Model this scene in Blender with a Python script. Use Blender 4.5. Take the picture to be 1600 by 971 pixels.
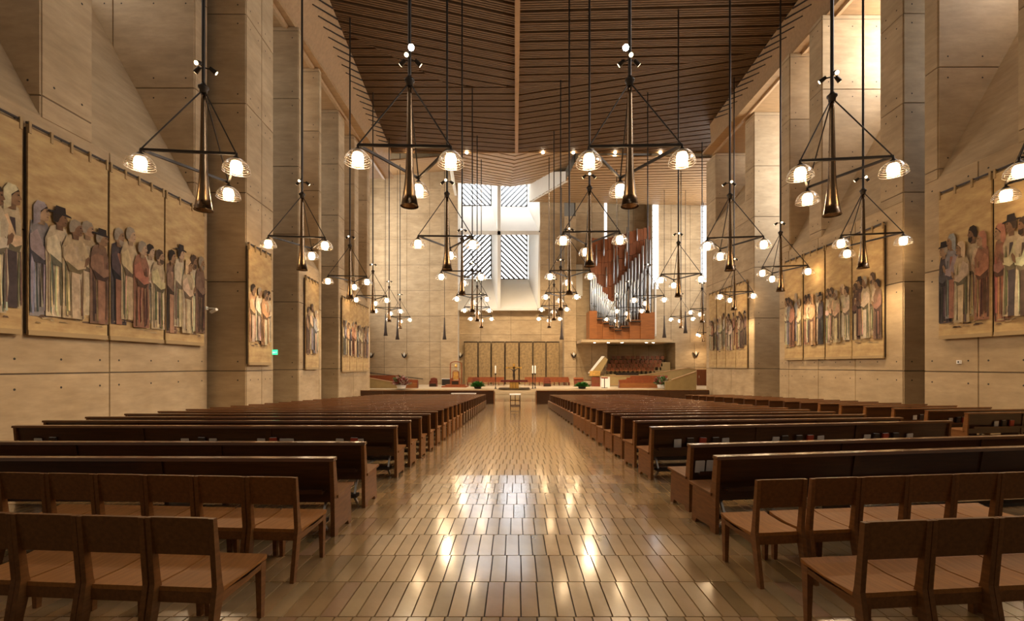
import bpy, math, random
from mathutils import Vector, Matrix
random.seed(7)
SC = bpy.context.scene
for o in list(bpy.data.objects): bpy.data.objects.remove(o)
COL = SC.collection

# ------------------------------------------------------------------ camera, world, exposure
EYE, F, HX, HY = 1.85, 720.0, 805.0, 572.0
cam_d = bpy.data.cameras.new('camera'); cam = bpy.data.objects.new('camera', cam_d); COL.objects.link(cam)
cam.location = (0, 0, EYE); cam.rotation_euler = (math.pi/2, 0, 0)
cam_d.sensor_width = 36; cam_d.lens = F/1600*36; cam_d.sensor_fit = 'HORIZONTAL'
cam_d.shift_x = (800-HX)/1600; cam_d.shift_y = (HY-485.5)/1600; cam_d.clip_start = .05; cam_d.clip_end = 400
SC.camera = cam
W = bpy.data.worlds.new('world'); SC.world = W; W.use_nodes = True
bg = W.node_tree.nodes['Background']; bg.inputs[0].default_value = (1.0, .78, .56, 1); bg.inputs[1].default_value = .12
SC.view_settings.view_transform = 'Standard'; SC.view_settings.look = 'None'
SC.view_settings.gamma = 1; SC.view_settings.use_curve_mapping = False
SC.view_settings.exposure = 0.42
LAMP_E, FILL_W, DOWN_W, PANE_L, PANE_R, CROSS_E, SLIT_E = 28.0, 330.0, 8500.0, 2.0, 11.0, 4.6, 1.1
TRANSEPT_E, SKY_E = 4.6, 7.0

def P(x, y, D): return Vector(((x-HX)*D/F, D, EYE+(HY-y)*D/F))
SLOPE, SB, SE = .0396, 7.8, 40.0
TH = math.atan(SLOPE)
def zf(Y): return 0.0 if Y < SB else -SLOPE*(min(Y, SE)-SB)
SAN = -.72          # sanctuary floor height

# ------------------------------------------------------------------ materials
MATS = {}
def mat(name, col, rough=.6, metal=0, noise=0, nscale=3, stretch=(1,1,1), bump=0, coat=0, emit=None, estr=0, rnd=0, spec=.5, col2=None, attr=None, coord='Object'):
    m = bpy.data.materials.new(name); m.use_nodes = True; nt = m.node_tree; b = nt.nodes['Principled BSDF']
    b.inputs['Roughness'].default_value = rough; b.inputs['Metallic'].default_value = metal
    b.inputs['Specular IOR Level'].default_value = spec
    if coat: b.inputs['Coat Weight'].default_value = coat; b.inputs['Coat Roughness'].default_value = .12
    c = (*col, 1); b.inputs['Base Color'].default_value = c
    L = nt.links.new; src = None
    if attr:
        a = nt.nodes.new('ShaderNodeAttribute'); a.attribute_name = attr; src = a.outputs['Color']
    if noise or bump:
        tc = nt.nodes.new('ShaderNodeTexCoord'); mp = nt.nodes.new('ShaderNodeMapping'); mp.inputs['Scale'].default_value = stretch
        L(tc.outputs[coord], mp.inputs[0]); nz = nt.nodes.new('ShaderNodeTexNoise'); nz.inputs['Scale'].default_value = nscale
        nz.inputs['Detail'].default_value = 5; nz.inputs['Roughness'].default_value = .62
        L(mp.outputs[0], nz.inputs['Vector'])
        if noise:
            r = nt.nodes.new('ShaderNodeMapRange'); r.inputs[1].default_value = .3; r.inputs[2].default_value = .7
            r.inputs[3].default_value = 0; r.inputs[4].default_value = 1; L(nz.outputs['Fac'], r.inputs[0])
            mx = nt.nodes.new('ShaderNodeMix'); mx.data_type = 'RGBA'; L(r.outputs[0], mx.inputs['Factor'])
            if src:
                ml = nt.nodes.new('ShaderNodeMix'); ml.data_type = 'RGBA'; ml.blend_type = 'MULTIPLY'; ml.inputs['Factor'].default_value = 1
                mx.inputs['A'].default_value = (1-noise, 1-noise, 1-noise, 1); mx.inputs['B'].default_value = (1, 1, 1, 1)
                L(src, ml.inputs['A']); L(mx.outputs['Result'], ml.inputs['B']); src = ml.outputs['Result']
            else:
                mx.inputs['A'].default_value = (*(col2 if col2 else [v*(1-noise) for v in col]), 1); mx.inputs['B'].default_value = c
                src = mx.outputs['Result']
        if bump:
            bp = nt.nodes.new('ShaderNodeBump'); bp.inputs['Strength'].default_value = bump; bp.inputs['Distance'].default_value = .02
            L(nz.outputs['Fac'], bp.inputs['Height']); L(bp.outputs[0], b.inputs['Normal'])
    if rnd:
        oi = nt.nodes.new('ShaderNodeObjectInfo'); hs = nt.nodes.new('ShaderNodeHueSaturation')
        r2 = nt.nodes.new('ShaderNodeMapRange'); r2.inputs[3].default_value = 1-rnd; r2.inputs[4].default_value = 1+rnd
        L(oi.outputs['Random'], r2.inputs[0]); L(r2.outputs[0], hs.inputs['Value'])
        if src: L(src, hs.inputs['Color'])
        else: hs.inputs['Color'].default_value = c
        src = hs.outputs['Color']
    if src: L(src, b.inputs['Base Color'])
    if emit:
        b.inputs['Emission Color'].default_value = (*emit, 1); b.inputs['Emission Strength'].default_value = estr
    MATS[name] = m; return m

mat('concrete', (.53, .395, .238), .72, noise=.30, nscale=.55, stretch=(1, 1, 2.2), rnd=.07, col2=(.40, .285, .16), spec=.3, bump=.12)
def mottle():
    m = MATS['concrete']; nt = m.node_tree; b = nt.nodes['Principled BSDF']; src = b.inputs['Base Color'].links[0].from_socket
    tc = nt.nodes.new('ShaderNodeTexCoord'); mp = nt.nodes.new('ShaderNodeMapping'); mp.inputs['Scale'].default_value = (1, 1, 5)
    n = nt.nodes.new('ShaderNodeTexNoise'); n.inputs['Scale'].default_value = 1.1; n.inputs['Detail'].default_value = 8; n.inputs['Roughness'].default_value = .7
    nt.links.new(tc.outputs['Object'], mp.inputs[0]); nt.links.new(mp.outputs[0], n.inputs['Vector'])
    r = nt.nodes.new('ShaderNodeMapRange'); r.inputs[1].default_value = .32; r.inputs[2].default_value = .68; r.inputs[3].default_value = .86; r.inputs[4].default_value = 1.08
    nt.links.new(n.outputs['Fac'], r.inputs[0]); hs = nt.nodes.new('ShaderNodeHueSaturation'); nt.links.new(src, hs.inputs['Color']); nt.links.new(r.outputs[0], hs.inputs['Value'])
    nt.links.new(hs.outputs[0], b.inputs['Base Color'])
mottle()
mat('concrete_core', (.16, .12, .08), .9)
mat('hole', (.05, .04, .03), .9)
mat('white_plaster', (.74, .70, .62), .7, noise=.08, nscale=.4)
mat('tile', (.40, .30, .19), .20, noise=.28, nscale=2.2, attr='tint', spec=.8, coat=1.0)
mat('grout', (.07, .055, .04), .8)
mat('stone_light', (.62, .50, .34), .3, noise=.15, nscale=1.2)
mat('pew_wood', (.080, .029, .009), .32, noise=.45, nscale=2.2, stretch=(1, 14, 14), coat=.25, rnd=.10)
mat('pew_cap', (.20, .078, .026), .24, noise=.35, nscale=2, stretch=(1, 14, 14), coat=.45, rnd=.08)
mat('chair_wood', (.26, .106, .030), .42, noise=.40, nscale=2.4, stretch=(12, 2, 12), rnd=.10, spec=.25)
mat('chair_seat', (.45, .185, .045), .5, noise=.35, nscale=2.6, stretch=(14, 1.2, 12), rnd=.08, spec=.2)
mat('slat_wood', (.18, .098, .042), .6, noise=.30, nscale=1.4, stretch=(1, 6, 6))
mat('slat_dark', (.035, .02, .01), .9)
mat('soffit_wood', (.42, .25, .11), .6, noise=.25, nscale=1.2, stretch=(1, 5, 5))
mat('light_wood', (.42, .24, .11), .5, noise=.2, nscale=2)
mat('bronze', (.25, .165, .095), .27, metal=1, noise=.35, nscale=3, stretch=(8, 8, .6))
mat('dark_metal', (.06, .05, .042), .42, metal=.8)
mat('steel', (.62, .63, .64), .28, metal=1)
mat('pipe_metal', (.36, .37, .38), .33, metal=.9)
mat('organ_wood', (.27, .08, .022), .42, noise=.5, nscale=1.6, stretch=(6, 6, .7), rnd=.22)
mat('organ_case', (.33, .115, .03), .38, noise=.4, nscale=1.2, stretch=(.6, .6, 5))
mat('red_wood', (.30, .08, .025), .4, noise=.3, nscale=4)
mat('dark_red_wood', (.20, .045, .02), .4, noise=.3, nscale=4)
mat('red_marble', (.16, .035, .03), .2, noise=.4, nscale=4)
mat('gold', (.95, .60, .18), .3, metal=1)
mat('gold_leaf', (.80, .46, .12), .45, metal=.4, noise=.5, nscale=8)
mat('dark_bronze', (.05, .035, .025), .4, metal=.6)
mat('candle', (.9, .88, .8), .5)
mat('leaf', (.06, .22, .035), .6, noise=.4, nscale=9)
mat('flower', (.78, .60, .52), .6, noise=.4, nscale=9)
mat('flower_red', (.30, .05, .05), .6)
mat('white_cloth', (.80, .78, .76), .7)
mat('book_white', (.72, .70, .66), .6)
mat('book_red', (.45, .06, .03), .5)
mat('book_black', (.05, .035, .03), .5)
mat('parapet', (.36, .25, .10), .55, noise=.2, nscale=1.5)
mat('relief', (.40, .26, .11), .6, noise=.55, nscale=3.2, bump=.8)
mat('rail_metal', (.05, .035, .028), .5, metal=.5)
mat('cloth', (.60, .43, .20), .9, noise=.32, nscale=1.6, stretch=(1, 1, 2.6), col2=(.38, .235, .105), bump=.1)
mat('print', (.5, .4, .3), .9, noise=.45, nscale=6, stretch=(1, 1, .8), attr='Col')
mat('hem', (.40, .28, .14), .9)
mat('socket', (.06, .045, .035), .4, metal=.7)
mat('diffuser', (1, .9, .7), .4, emit=(1.0, .70, .39), estr=LAMP_E)
mat('flood_face', (1, 1, 1), .4, emit=(1, .93, .85), estr=160)
mat('flood_dim', (1, 1, 1), .4, emit=(1, .75, .4), estr=6)
mat('downlight', (1, 1, 1), .4, emit=(1, .85, .6), estr=30)
mat('exit_green', (.02, .5, .2), .4, emit=(.05, .85, .35), estr=1.2)
mat('sign_white', (.8, .85, .8), .5, emit=(.8, 1, .85), estr=.8)
mat('alabaster_left', (.9, .9, .88), .5, emit=(1, .97, .92), estr=PANE_L)
mat('alabaster_right', (.9, .9, .88), .5, emit=(.97, .98, 1), estr=PANE_R)
mat('alabaster_transept', (.9, .9, .9), .5, emit=(1, .97, .92), estr=TRANSEPT_E)
mat('skylight', (.9, .9, .9), .5, emit=(.95, .97, 1), estr=SKY_E)
mat('alabaster_slit', (.9, .9, .9), .5, emit=(.90, .95, 1), estr=SLIT_E)
mat('bar_grey', (.16, .17, .18), .5)
def alabaster():
    m = mat('alabaster_cross', (.9, .9, .9), .5, emit=(.93, .96, 1), estr=CROSS_E)
    nt = m.node_tree; b = nt.nodes['Principled BSDF']; tc = nt.nodes.new('ShaderNodeTexCoord')
    n = nt.nodes.new('ShaderNodeTexNoise'); n.inputs['Scale'].default_value = .7; n.inputs['Detail'].default_value = 4
    nt.links.new(tc.outputs['Object'], n.inputs['Vector'])
    r = nt.nodes.new('ShaderNodeMapRange'); r.inputs[3].default_value = CROSS_E*.45; r.inputs[4].default_value = CROSS_E*1.3
    nt.links.new(n.outputs['Fac'], r.inputs[0]); nt.links.new(r.outputs[0], b.inputs['Emission Strength'])
alabaster()
def glass():
    m = bpy.data.materials.new('shade_glass'); m.use_nodes = True; nt = m.node_tree; nt.nodes.clear()
    o = nt.nodes.new('ShaderNodeOutputMaterial'); mx = nt.nodes.new('ShaderNodeMixShader'); t = nt.nodes.new('ShaderNodeBsdfTransparent')
    g = nt.nodes.new('ShaderNodeBsdfGlossy'); g.inputs['Roughness'].default_value = .08; lw = nt.nodes.new('ShaderNodeLayerWeight'); lw.inputs[0].default_value = .35
    t.inputs[0].default_value = (.97, .94, .90, 1)
    nt.links.new(lw.outputs['Facing'], mx.inputs[0]); nt.links.new(t.outputs[0], mx.inputs[1]); nt.links.new(g.outputs[0], mx.inputs[2]); nt.links.new(mx.outputs[0], o.inputs[0])
    MATS['shade_glass'] = m
    m2 = m.copy(); m2.name = 'rib_glass'; MATS['rib_glass'] = m2; n2 = m2.node_tree
    mx2 = [n for n in n2.nodes if n.type == 'MIX_SHADER'][0]
    for l in list(n2.links):
        if l.to_socket == mx2.inputs[0]: n2.links.remove(l)
    mx2.inputs[0].default_value = .42
    gg = [n for n in n2.nodes if n.type == 'BSDF_GLOSSY'][0]; gg.inputs['Roughness'].default_value = .35; gg.inputs[0].default_value = (1, .95, .9, 1)
glass()

# ------------------------------------------------------------------ mesh helpers
class MB:
    def __init__(s): s.v = []; s.f = []; s.sm = []; s.c = []
    def add(s, vs, fs, smooth=False, col=None):
        n = len(s.v); s.v += [tuple(v) for v in vs]
        for f in fs: s.f.append([i+n for i in f]); s.sm.append(smooth); s.c.append(col)
        return s
    def box(s, x0, x1, y0, y1, z0, z1, M=None, col=None):
        vs = [Vector((x, y, z)) for z in (z0, z1) for y in (y0, y1) for x in (x0, x1)]
        if M: vs = [M @ v for v in vs]
        return s.add(vs, [(0, 2, 3, 1), (4, 5, 7, 6), (0, 1, 5, 4), (2, 6, 7, 3), (0, 4, 6, 2), (1, 3, 7, 5)], col=col)
    def hexa(s, a, b):      # two quads (lists of 4 points), joined
        return s.add(list(a)+list(b), [(3, 2, 1, 0), (4, 5, 6, 7), (0, 1, 5, 4), (1, 2, 6, 5), (2, 3, 7, 6), (3, 0, 4, 7)])
    def prism(s, pts, off, col=None):    # polygon pts extruded by vector off
        n = len(pts); off = Vector(off); a = [Vector(p) for p in pts]; b = [p+off for p in a]
        return s.add(a+b, [tuple(range(n-1, -1, -1)), tuple(range(n, 2*n))]+[(i, (i+1) % n, n+(i+1) % n, n+i) for i in range(n)], col=col)
    def poly(s, pts, col=None): return s.add(pts, [tuple(range(len(pts)))], col=col)
    def tube(s, p0, p1, r0, r1=None, n=8, caps=True):
        r1 = r0 if r1 is None else r1; p0 = Vector(p0); p1 = Vector(p1); d = (p1-p0).normalized()
        a = d.orthogonal().normalized(); b = d.cross(a); vs = []
        for p, r in ((p0, r0), (p1, r1)):
            for i in range(n): t = 2*math.pi*i/n; vs.append(p+a*(r*math.cos(t))+b*(r*math.sin(t)))
        s.add(vs, [(i, (i+1) % n, n+(i+1) % n, n+i) for i in range(n)], True)
        if caps: s.add(vs, [tuple(range(n-1, -1, -1)), tuple(range(n, 2*n))])
        return s
    def bar(s, p0, p1, w, h):
        p0 = Vector(p0); p1 = Vector(p1); d = (p1-p0).normalized(); a = d.cross(Vector((0, 0, 1)))
        a = (a.normalized() if a.length > 1e-4 else Vector((1, 0, 0)))*w/2; b = d.cross(a).normalized()*h/2
        return s.hexa([p0-a-b, p0+a-b, p0+a+b, p0-a+b], [p1-a-b, p1+a-b, p1+a+b, p1-a+b])
    def lathe(s, prof, c=(0, 0, 0), n=16, sx=1, sy=1):
        vs = []; c = Vector(c)
        for r, z in prof:
            for i in range(n): t = 2*math.pi*i/n; vs.append(c+Vector((r*math.cos(t)*sx, r*math.sin(t)*sy, z)))
        fs = [(k*n+i, k*n+(i+1) % n, (k+1)*n+(i+1) % n, (k+1)*n+i) for k in range(len(prof)-1) for i in range(n)]
        return s.add(vs, fs, True)
    def mesh(s, name, m):
        me = bpy.data.meshes.new(name); me.from_pydata(s.v, [], s.f); me.materials.append(MATS[m])
        me.polygons.foreach_set('use_smooth', s.sm)
        if any(c is not None for c in s.c):
            nm = 'tint' if m == 'tile' else 'Col'
            at = me.color_attributes.new(nm, 'FLOAT_COLOR', 'CORNER'); k = 0; buf = []
            for p, c in zip(s.f, s.c): buf += [*(c or (.5, .4, .3)), 1]*len(p)
            at.data.foreach_set('color', buf)
        me.update(); return me
    def build(s, name, m, parent=None, M=None):
        o = bpy.data.objects.new(name, s.mesh(name, m)); COL.objects.link(o)
        if M is not None: o.matrix_world = M
        if parent: o.parent = parent
        return o
def link_mesh(name, me, parent=None, M=None):
    o = bpy.data.objects.new(name, me); COL.objects.link(o)
    if M is not None: o.matrix_basis = M
    if parent: o.parent = parent
    return o
def tag(o, label=None, cat=None, group=None, kind=None):
    for k, v in (('label', label), ('category', cat), ('group', group), ('kind', kind)):
        if v: o[k] = v
    return o
def thing(name, label, cat, M=None, group=None):
    o = bpy.data.objects.new(name, None); COL.objects.link(o); o.empty_display_size = .2
    if M is not None: o.matrix_basis = M
    return tag(o, label, cat, group)
def copy_tree(o, parent=None):
    c = o.copy(); COL.objects.link(c)
    if parent: c.parent = parent
    for ch in o.children: copy_tree(ch, c)
    return c
ORD = ['zeroth', 'first', 'second', 'third', 'fourth', 'fifth', 'sixth', 'seventh', 'eighth', 'ninth', 'tenth', 'eleventh', 'twelfth', 'thirteenth', 'fourteenth', 'fifteenth', 'sixteenth', 'seventeenth', 'eighteenth', 'nineteenth', 'twentieth'] + ['twenty-'+w for w in ('first', 'second', 'third', 'fourth', 'fifth', 'sixth', 'seventh', 'eighth', 'ninth')] + ['thirtieth']
def on_floor(X, Y, yaw=0):
    M = Matrix.Translation((X, Y, zf(Y)))
    if SB < Y < SE: M = M @ Matrix.Rotation(-TH, 4, 'X')
    return M @ Matrix.Rotation(yaw, 4, 'Z')

# ------------------------------------------------------------------ floor
fl = MB(); g = -.012
fl.add([(-30, -4, g), (30, -4, g), (30, SB, g), (-30, SB, g), (30, SE, zf(SE)+g), (-30, SE, zf(SE)+g), (30, 75, zf(SE)+g), (-30, 75, zf(SE)+g)],
       [(0, 1, 2, 3), (3, 2, 4, 5), (5, 4, 6, 7)])
floor = fl.build('floor', 'grout'); tag(floor, kind='structure')
TW, TL, G = .1352, (SB-3.395)/8, .005
def tint():
    k = random.random(); b = random.uniform(.78, 1.10)
    c = (.43, .315, .185) if k < .6 else ((.38, .30, .19) if k < .82 else ((.42, .29, .20) if k < .93 else (.32, .24, .13)))
    return (c[0]*b*1.22, c[1]*b*1.07, c[2]*b*.84)
def tile_geo(mb, x, y, z0, w, l, col, sl=0):
    a, b = x+G/2, x+w-G/2; c, d = y+G/2, y+l-G/2; e = .003
    def Z(yy): return z0-sl*(yy-y)
    top = [(a+e, c+e, Z(c+e)), (b-e, c+e, Z(c+e)), (b-e, d-e, Z(d-e)), (a+e, d-e, Z(d-e))]
    bot = [(a, c, Z(c)-.012), (b, c, Z(c)-.012), (b, d, Z(d)-.012), (a, d, Z(d)-.012)]
    mb.add(bot+top, [(4, 5, 6, 7), (0, 1, 5, 4), (1, 2, 6, 5), (2, 3, 7, 6), (3, 0, 4, 7)], col=col)
variants = []
for i in range(14):
    m = MB(); tile_geo(m, -TW/2, -TL/2, 0, TW, TL, tint()); variants.append(m.mesh('floor_tile', 'tile'))
rest = MB(); cnt = 0
y = 3.395-TL; row = 0
while y < SE-.1:
    off = random.uniform(0, TW) if row % 2 else random.uniform(0, TW)
    near = y < SB-.01
    half = min(9.0, 1.15*(y+TL)+.4) if near else 2.9
    if y > 24: half = 2.6
    n = int(half/TW)
    for i in range(-n, n):
        x = i*TW+off
        if near and -2.02 < x < 2.02 and cnt < 300:
            o = link_mesh('floor_tile', random.choice(variants), floor, Matrix.Translation((x+TW/2, y+TL/2, 0))); cnt += 1
        else: tile_geo(rest, x, y, zf(y), TW, TL, tint(), SLOPE if not near else 0)
    y += TL; row += 1
tag(rest.build('paving', 'tile', floor), kind='stuff')
# plain stone under the pews and side aisles
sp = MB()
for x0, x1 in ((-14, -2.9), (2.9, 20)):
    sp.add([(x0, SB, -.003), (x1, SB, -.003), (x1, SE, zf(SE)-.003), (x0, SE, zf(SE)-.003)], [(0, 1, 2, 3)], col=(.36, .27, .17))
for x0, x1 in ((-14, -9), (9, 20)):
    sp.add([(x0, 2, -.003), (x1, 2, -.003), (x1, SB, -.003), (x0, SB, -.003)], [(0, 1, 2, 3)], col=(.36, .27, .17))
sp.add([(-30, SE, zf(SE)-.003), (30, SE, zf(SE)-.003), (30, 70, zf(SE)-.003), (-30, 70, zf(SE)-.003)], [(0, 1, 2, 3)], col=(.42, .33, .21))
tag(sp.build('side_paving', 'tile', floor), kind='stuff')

# ------------------------------------------------------------------ concrete walls
ZJ = [1.65+3.5*k for k in range(-1, 9)]
walls = {}
for nm in ('wall_left', 'wall_right', 'wall_back'):
    walls[nm] = MB()
panel_jobs = []; holes = {k: MB() for k in walls}
def face(wall, a, b, z0, z1, nrm, pitch=3.3, first=None, mt='concrete', hol=True, zj=None):
    """concrete panels proud of the core over a vertical rectangle from a to b (XY); nrm = room side"""
    a = Vector((*a, 0)); b = Vector((*b, 0)); L = (b-a).length; u = (b-a)/L; n = Vector((*nrm, 0))
    cuts = [0]; t = first if first else min(pitch, L)
    while t < L-.35: cuts.append(t); t += pitch
    cuts.append(L); zs = [z0]+[z for z in (zj or ZJ) if z0+.2 < z < z1-.2]+[z1]; e = .016; T = .03
    for i in range(len(cuts)-1):
        for j in range(len(zs)-1):
            t0, t1 = cuts[i]+(e if i else 0), cuts[i+1]-(e if i < len(cuts)-2 else 0)
            q0, q1 = zs[j]+(e if j else 0), zs[j+1]-(e if j < len(zs)-2 else 0)
            qa = [a+u*t0+Vector((0, 0, q0)), a+u*t1+Vector((0, 0, q0)), a+u*t1+Vector((0, 0, q1)), a+u*t0+Vector((0, 0, q1))]
            ins = .008
            qb = [a+u*(t0+ins)+Vector((0, 0, q0+ins)), a+u*(t1-ins)+Vector((0, 0, q0+ins)), a+u*(t1-ins)+Vector((0, 0, q1-ins)), a+u*(t0+ins)+Vector((0, 0, q1-ins))]
            m = MB(); m.hexa(qa, [p+n*T for p in qb]); panel_jobs.append((m, wall, mt))
            if hol and t1-t0 > .8 and q1-q0 > 1.2:
                nx = max(2, int((t1-t0)/1.1)+1)
                for kx in range(nx):
                    for zz in (q0+.35, q1-.35):
                        c = a+u*(t0+.3+(t1-t0-.6)*kx/(nx-1))+Vector((0, 0, zz))+n*(T+.004)
                        holes[wall].poly([c+u*(.032*math.cos(w))+Vector((0, 0, .032*math.sin(w))) for w in [k*math.pi/3 for k in range(6)]])
def flush_box(wall, x0, x1, y0, y1, z0, z1): walls[wall].box(min(x0, x1), max(x0, x1), y0, y1, z0, z1)
FLR = -2.0
panes = []
def pier(side, X0, X1, Da, Db, recs, zs, ztop, depth=4.2, slope=1.85, pitch=3.3, front=True, sillmat='concrete'):
    """flank wall from (X0,Da) to (X1,Db); recs = [(d0,d1),...] window wells cut above the sill height zs"""
    wall = 'wall_left' if side < 0 else 'wall_right'; W_ = walls[wall]
    def X(d): return X0+(X1-X0)*(d-Da)/(Db-Da)
    o = side*depth; nin = (-side, 0)
    solid = []; prev = Da
    for d0, d1 in recs: solid.append((prev, d0)); prev = d1
    solid.append((prev, Db))
    for d0, d1 in solid:
        if d1-d0 < .02: continue
        W_.hexa([(X(d0), d0, FLR), (X(d1), d1, FLR), (X(d1)+o, d1, FLR), (X(d0)+o, d0, FLR)], [(X(d0), d0, ztop), (X(d1), d1, ztop), (X(d1)+o, d1, ztop), (X(d0)+o, d0, ztop)])
        if recs: face(wall, (X(d0), d0), (X(d1), d1), zs, ztop, nin, pitch, hol=d1-d0 > .9)
    for d0, d1 in recs:
        xa, xb = X(d0), X(d1); zr = zs+slope*depth
        pr = [Vector((xa, d0, FLR)), Vector((xa, d0, zs)), Vector((xa+o, d0, zr)), Vector((xa+o, d0, FLR))]
        pq = [Vector((xb, d1, FLR)), Vector((xb, d1, zs)), Vector((xb+o, d1, zr)), Vector((xb+o, d1, FLR))]
        W_.hexa(pr, pq)
        up = Vector((0, 0, .03)); s = MB(); s.hexa([pr[1], pq[1], pq[2], pr[2]], [pr[1]+up, pq[1]+up, pq[2]+up, pr[2]+up]); panel_jobs.append((s, wall, 'concrete'))
        face(wall, (xb, d1), (xb+o, d1), zs-.5, ztop, (0, -1), 3.0)      # far side of the well, seen from the nave
        face(wall, (xa, d0), (xa+o, d0), zs-.5, ztop, (0, 1), 3.0, hol=False)
        panes.append((side, xa+o*.97, d0+.05, d1-.05, zr-2.2 if zr-2.2 < ztop-1 else ztop-4, ztop))
    lowtop = zs if recs else ztop
    face(wall, (X0, Da), (X1, Db), FLR, lowtop, nin, pitch)
    if front: face(wall, (X0, Da), (X0+o, Da), FLR, ztop, (0, -1), 3.0, first=2.2)
# left flank piers (X, depth range, wells, sill, top)
pier(-1, -11.95, -11.9, 1.5, 17.75, [(2.6, 6.0), (7.3, 11.58), (12.94, 17.1)], 8.1, 19.35, front=False, pitch=4.0)
pier(-1, -10.58, -10.75, 18.1, 20.4, [], 8, 19.35, pitch=1.25)
pier(-1, -11.2, -11.6, 23.8, 27.5, [(24.3, 27.1)], 7.4, 19.35)
pier(-1, -12.1, -12.4, 31.5, 39.2, [(32.7, 35.0), (36.0, 38.4)], 7.2, 19.35)
pier(1, 14.6, 14.6, 1.5, 16.4, [(2.2, 6.4), (7.6, 12.2), (13.35, 15.9)], 8.3, 19.35, front=False, pitch=2.6)
pier(1, 15.22, 15.4, 18.06, 26.8, [(19.2, 23.0), (24.0, 25.8)], 8.3, 19.35, pitch=2.6)
pier(1, 16.5, 16.5, 31.8, 39.7, [(33.0, 37.9)], 13.6, 19.35, slope=1.3)
# passages between the piers are closed further out
for sd, ra in ((-1, [(17.0, 19, 17), (20, 25, 17.5), (27, 32, 18)]), (1, [(16, 18.5, 20.7), (26.5, 32, 22)])):
    for d0, d1, x in ra:
        wl = 'wall_left' if sd < 0 else 'wall_right'
        walls[wl].box(min(sd*x, sd*(x+.4)), max(sd*x, sd*(x+.4)), d0, d1, FLR, 24)
        face(wl, (sd*x, d0), (sd*x, d1), FLR, 24, (-sd, 0), hol=False)
        panes.append((sd, sd*(x-.12), d0+.6, d1-.6, 11.0, 19.0))
# transept side walls
walls['wall_left'].box(-21.4, -21, 39, 64, FLR, 32); face('wall_left', (-21, 39), (-21, 63), FLR, 32, (1, 0), hol=False)
walls['wall_left'].box(-21, -18.3, 38.9, 39.2, FLR, 32)
walls['wall_right'].box(26.6, 27, 39, 64, FLR, 32); face('wall_right', (26.6, 39), (26.6, 63), FLR, 32, (-1, 0), hol=False)
walls['wall_right'].box(22.4, 26.6, 39.4, 39.7, FLR, 32)

# back wall, left of the cross window: two planes
WB = walls['wall_back']
WB.box(-21, -10.1, 63, 64, FLR, 34); face('wall_back', (-21, 63), (-10.1, 63), FLR, 34, (0, -1), 3.1)
WB.box(-10.1, -7.8, 62.6, 69, FLR, 34); face('wall_back', (-10.1, 62.6), (-7.8, 62.6), FLR, 34, (0, -1), 3)
face('wall_back', (-7.8, 62.6), (-7.8, 69), FLR, 34, (1, 0), 3, mt='white_plaster', hol=False)
# lower wall under the cross window
WB.box(-7.8, 6.6, 64.2, 65, FLR, 9.6); face('wall_back', (-7.8, 64.2), (6.6, 64.2), FLR, 9.66, (0, -1), 4.2, first=3.0, zj=[6.2, 8.2])
# wall right of the window up to the organ
WB.box(3.4, 6.7, 63, 68.4, 9.6, 34); face('wall_back', (3.4, 63), (6.7, 63), 9.6, 34, (0, -1), 1.6)
WB.box(6.6, 8.2, 62.0, 69, FLR, 22); face('wall_back', (6.6, 62), (8.2, 62), FLR, 22, (0, -1), 3)
face('wall_back', (6.6, 62), (6.6, 64.2), FLR, 9.6, (-1, 0), 3, hol=False)
WB.box(8.2, 12.5, 62.6, 64, FLR, 34); face('wall_back', (8.2, 62.6), (12.5, 62.6), FLR, 34, (0, -1), 2.2)
WB.box(11.5, 23.5, 66, 67, FLR, 34); face('wall_back', (12.5, 66), (22.0, 66), FLR, 34, (0, -1), 2.2)
WB.box(18.7, 27, 63, 66.2, 5.0, 34); face('wall_back', (18.7, 63), (27, 63), 5.0, 34, (0, -1), 2.6); face('wall_back', (18.7, 63), (18.7, 66), 5.0, 34, (-1, 0), 3, hol=False)
WB.hexa([(21.9, 63, FLR), (27, 63, FLR), (27, 66.2, FLR), (21.5, 66.2, FLR)], [(21.9, 63, 5.0), (27, 63, 5.0), (27, 66.2, 5.0), (21.5, 66.2, 5.0)])
face('wall_back', (21.9, 63), (27, 63), FLR, 5.0, (0, -1), 2.6); face('wall_back', (21.9, 63), (21.5, 66), FLR, 5.0, (-1, 0), 3.2, hol=False)
# splayed reveals, sills and fin of the cross window
def solid_quad(name, pts, off, m, parent): 
    s = MB(); s.prism(pts, off); return s.build(name, m, parent)
wb_obj = {}
for nm, mb in walls.items():
    o = mb.build(nm, 'concrete_core'); tag(o, kind='structure'); wb_obj[nm] = o
for m, wl, mt in panel_jobs: m.build('panel', mt, wb_obj[wl])
for k, h in holes.items():
    if h.v: tag(h.build('tie_holes', 'hole', wb_obj[k]), kind='stuff')
for i, (sd, x, d0, d1, z0, z1) in enumerate(panes):
    s = MB(); s.box(x-.05, x+.05, d0, d1, z0, z1)
    o = s.build('window_%d' % (i+10), 'alabaster_left' if sd < 0 else 'alabaster_right'); tag(o, kind='structure')

D1, D2 = 63.0, 68.0
bk = wb_obj['wall_back']
lowsill = [P(711, 482, D1), P(840, 482, D1), P(825, 436, D2), P(716, 436, D2)]
solid_quad('window_sill', lowsill, (0, 0, -.3), 'white_plaster', bk)
arm = [P(711, 361, D1), P(842, 361, D1), P(824, 323, D2), P(716, 322, D2)]
solid_quad('cross_arm', arm+[], (0, 0, -.55), 'white_plaster', bk)
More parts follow.
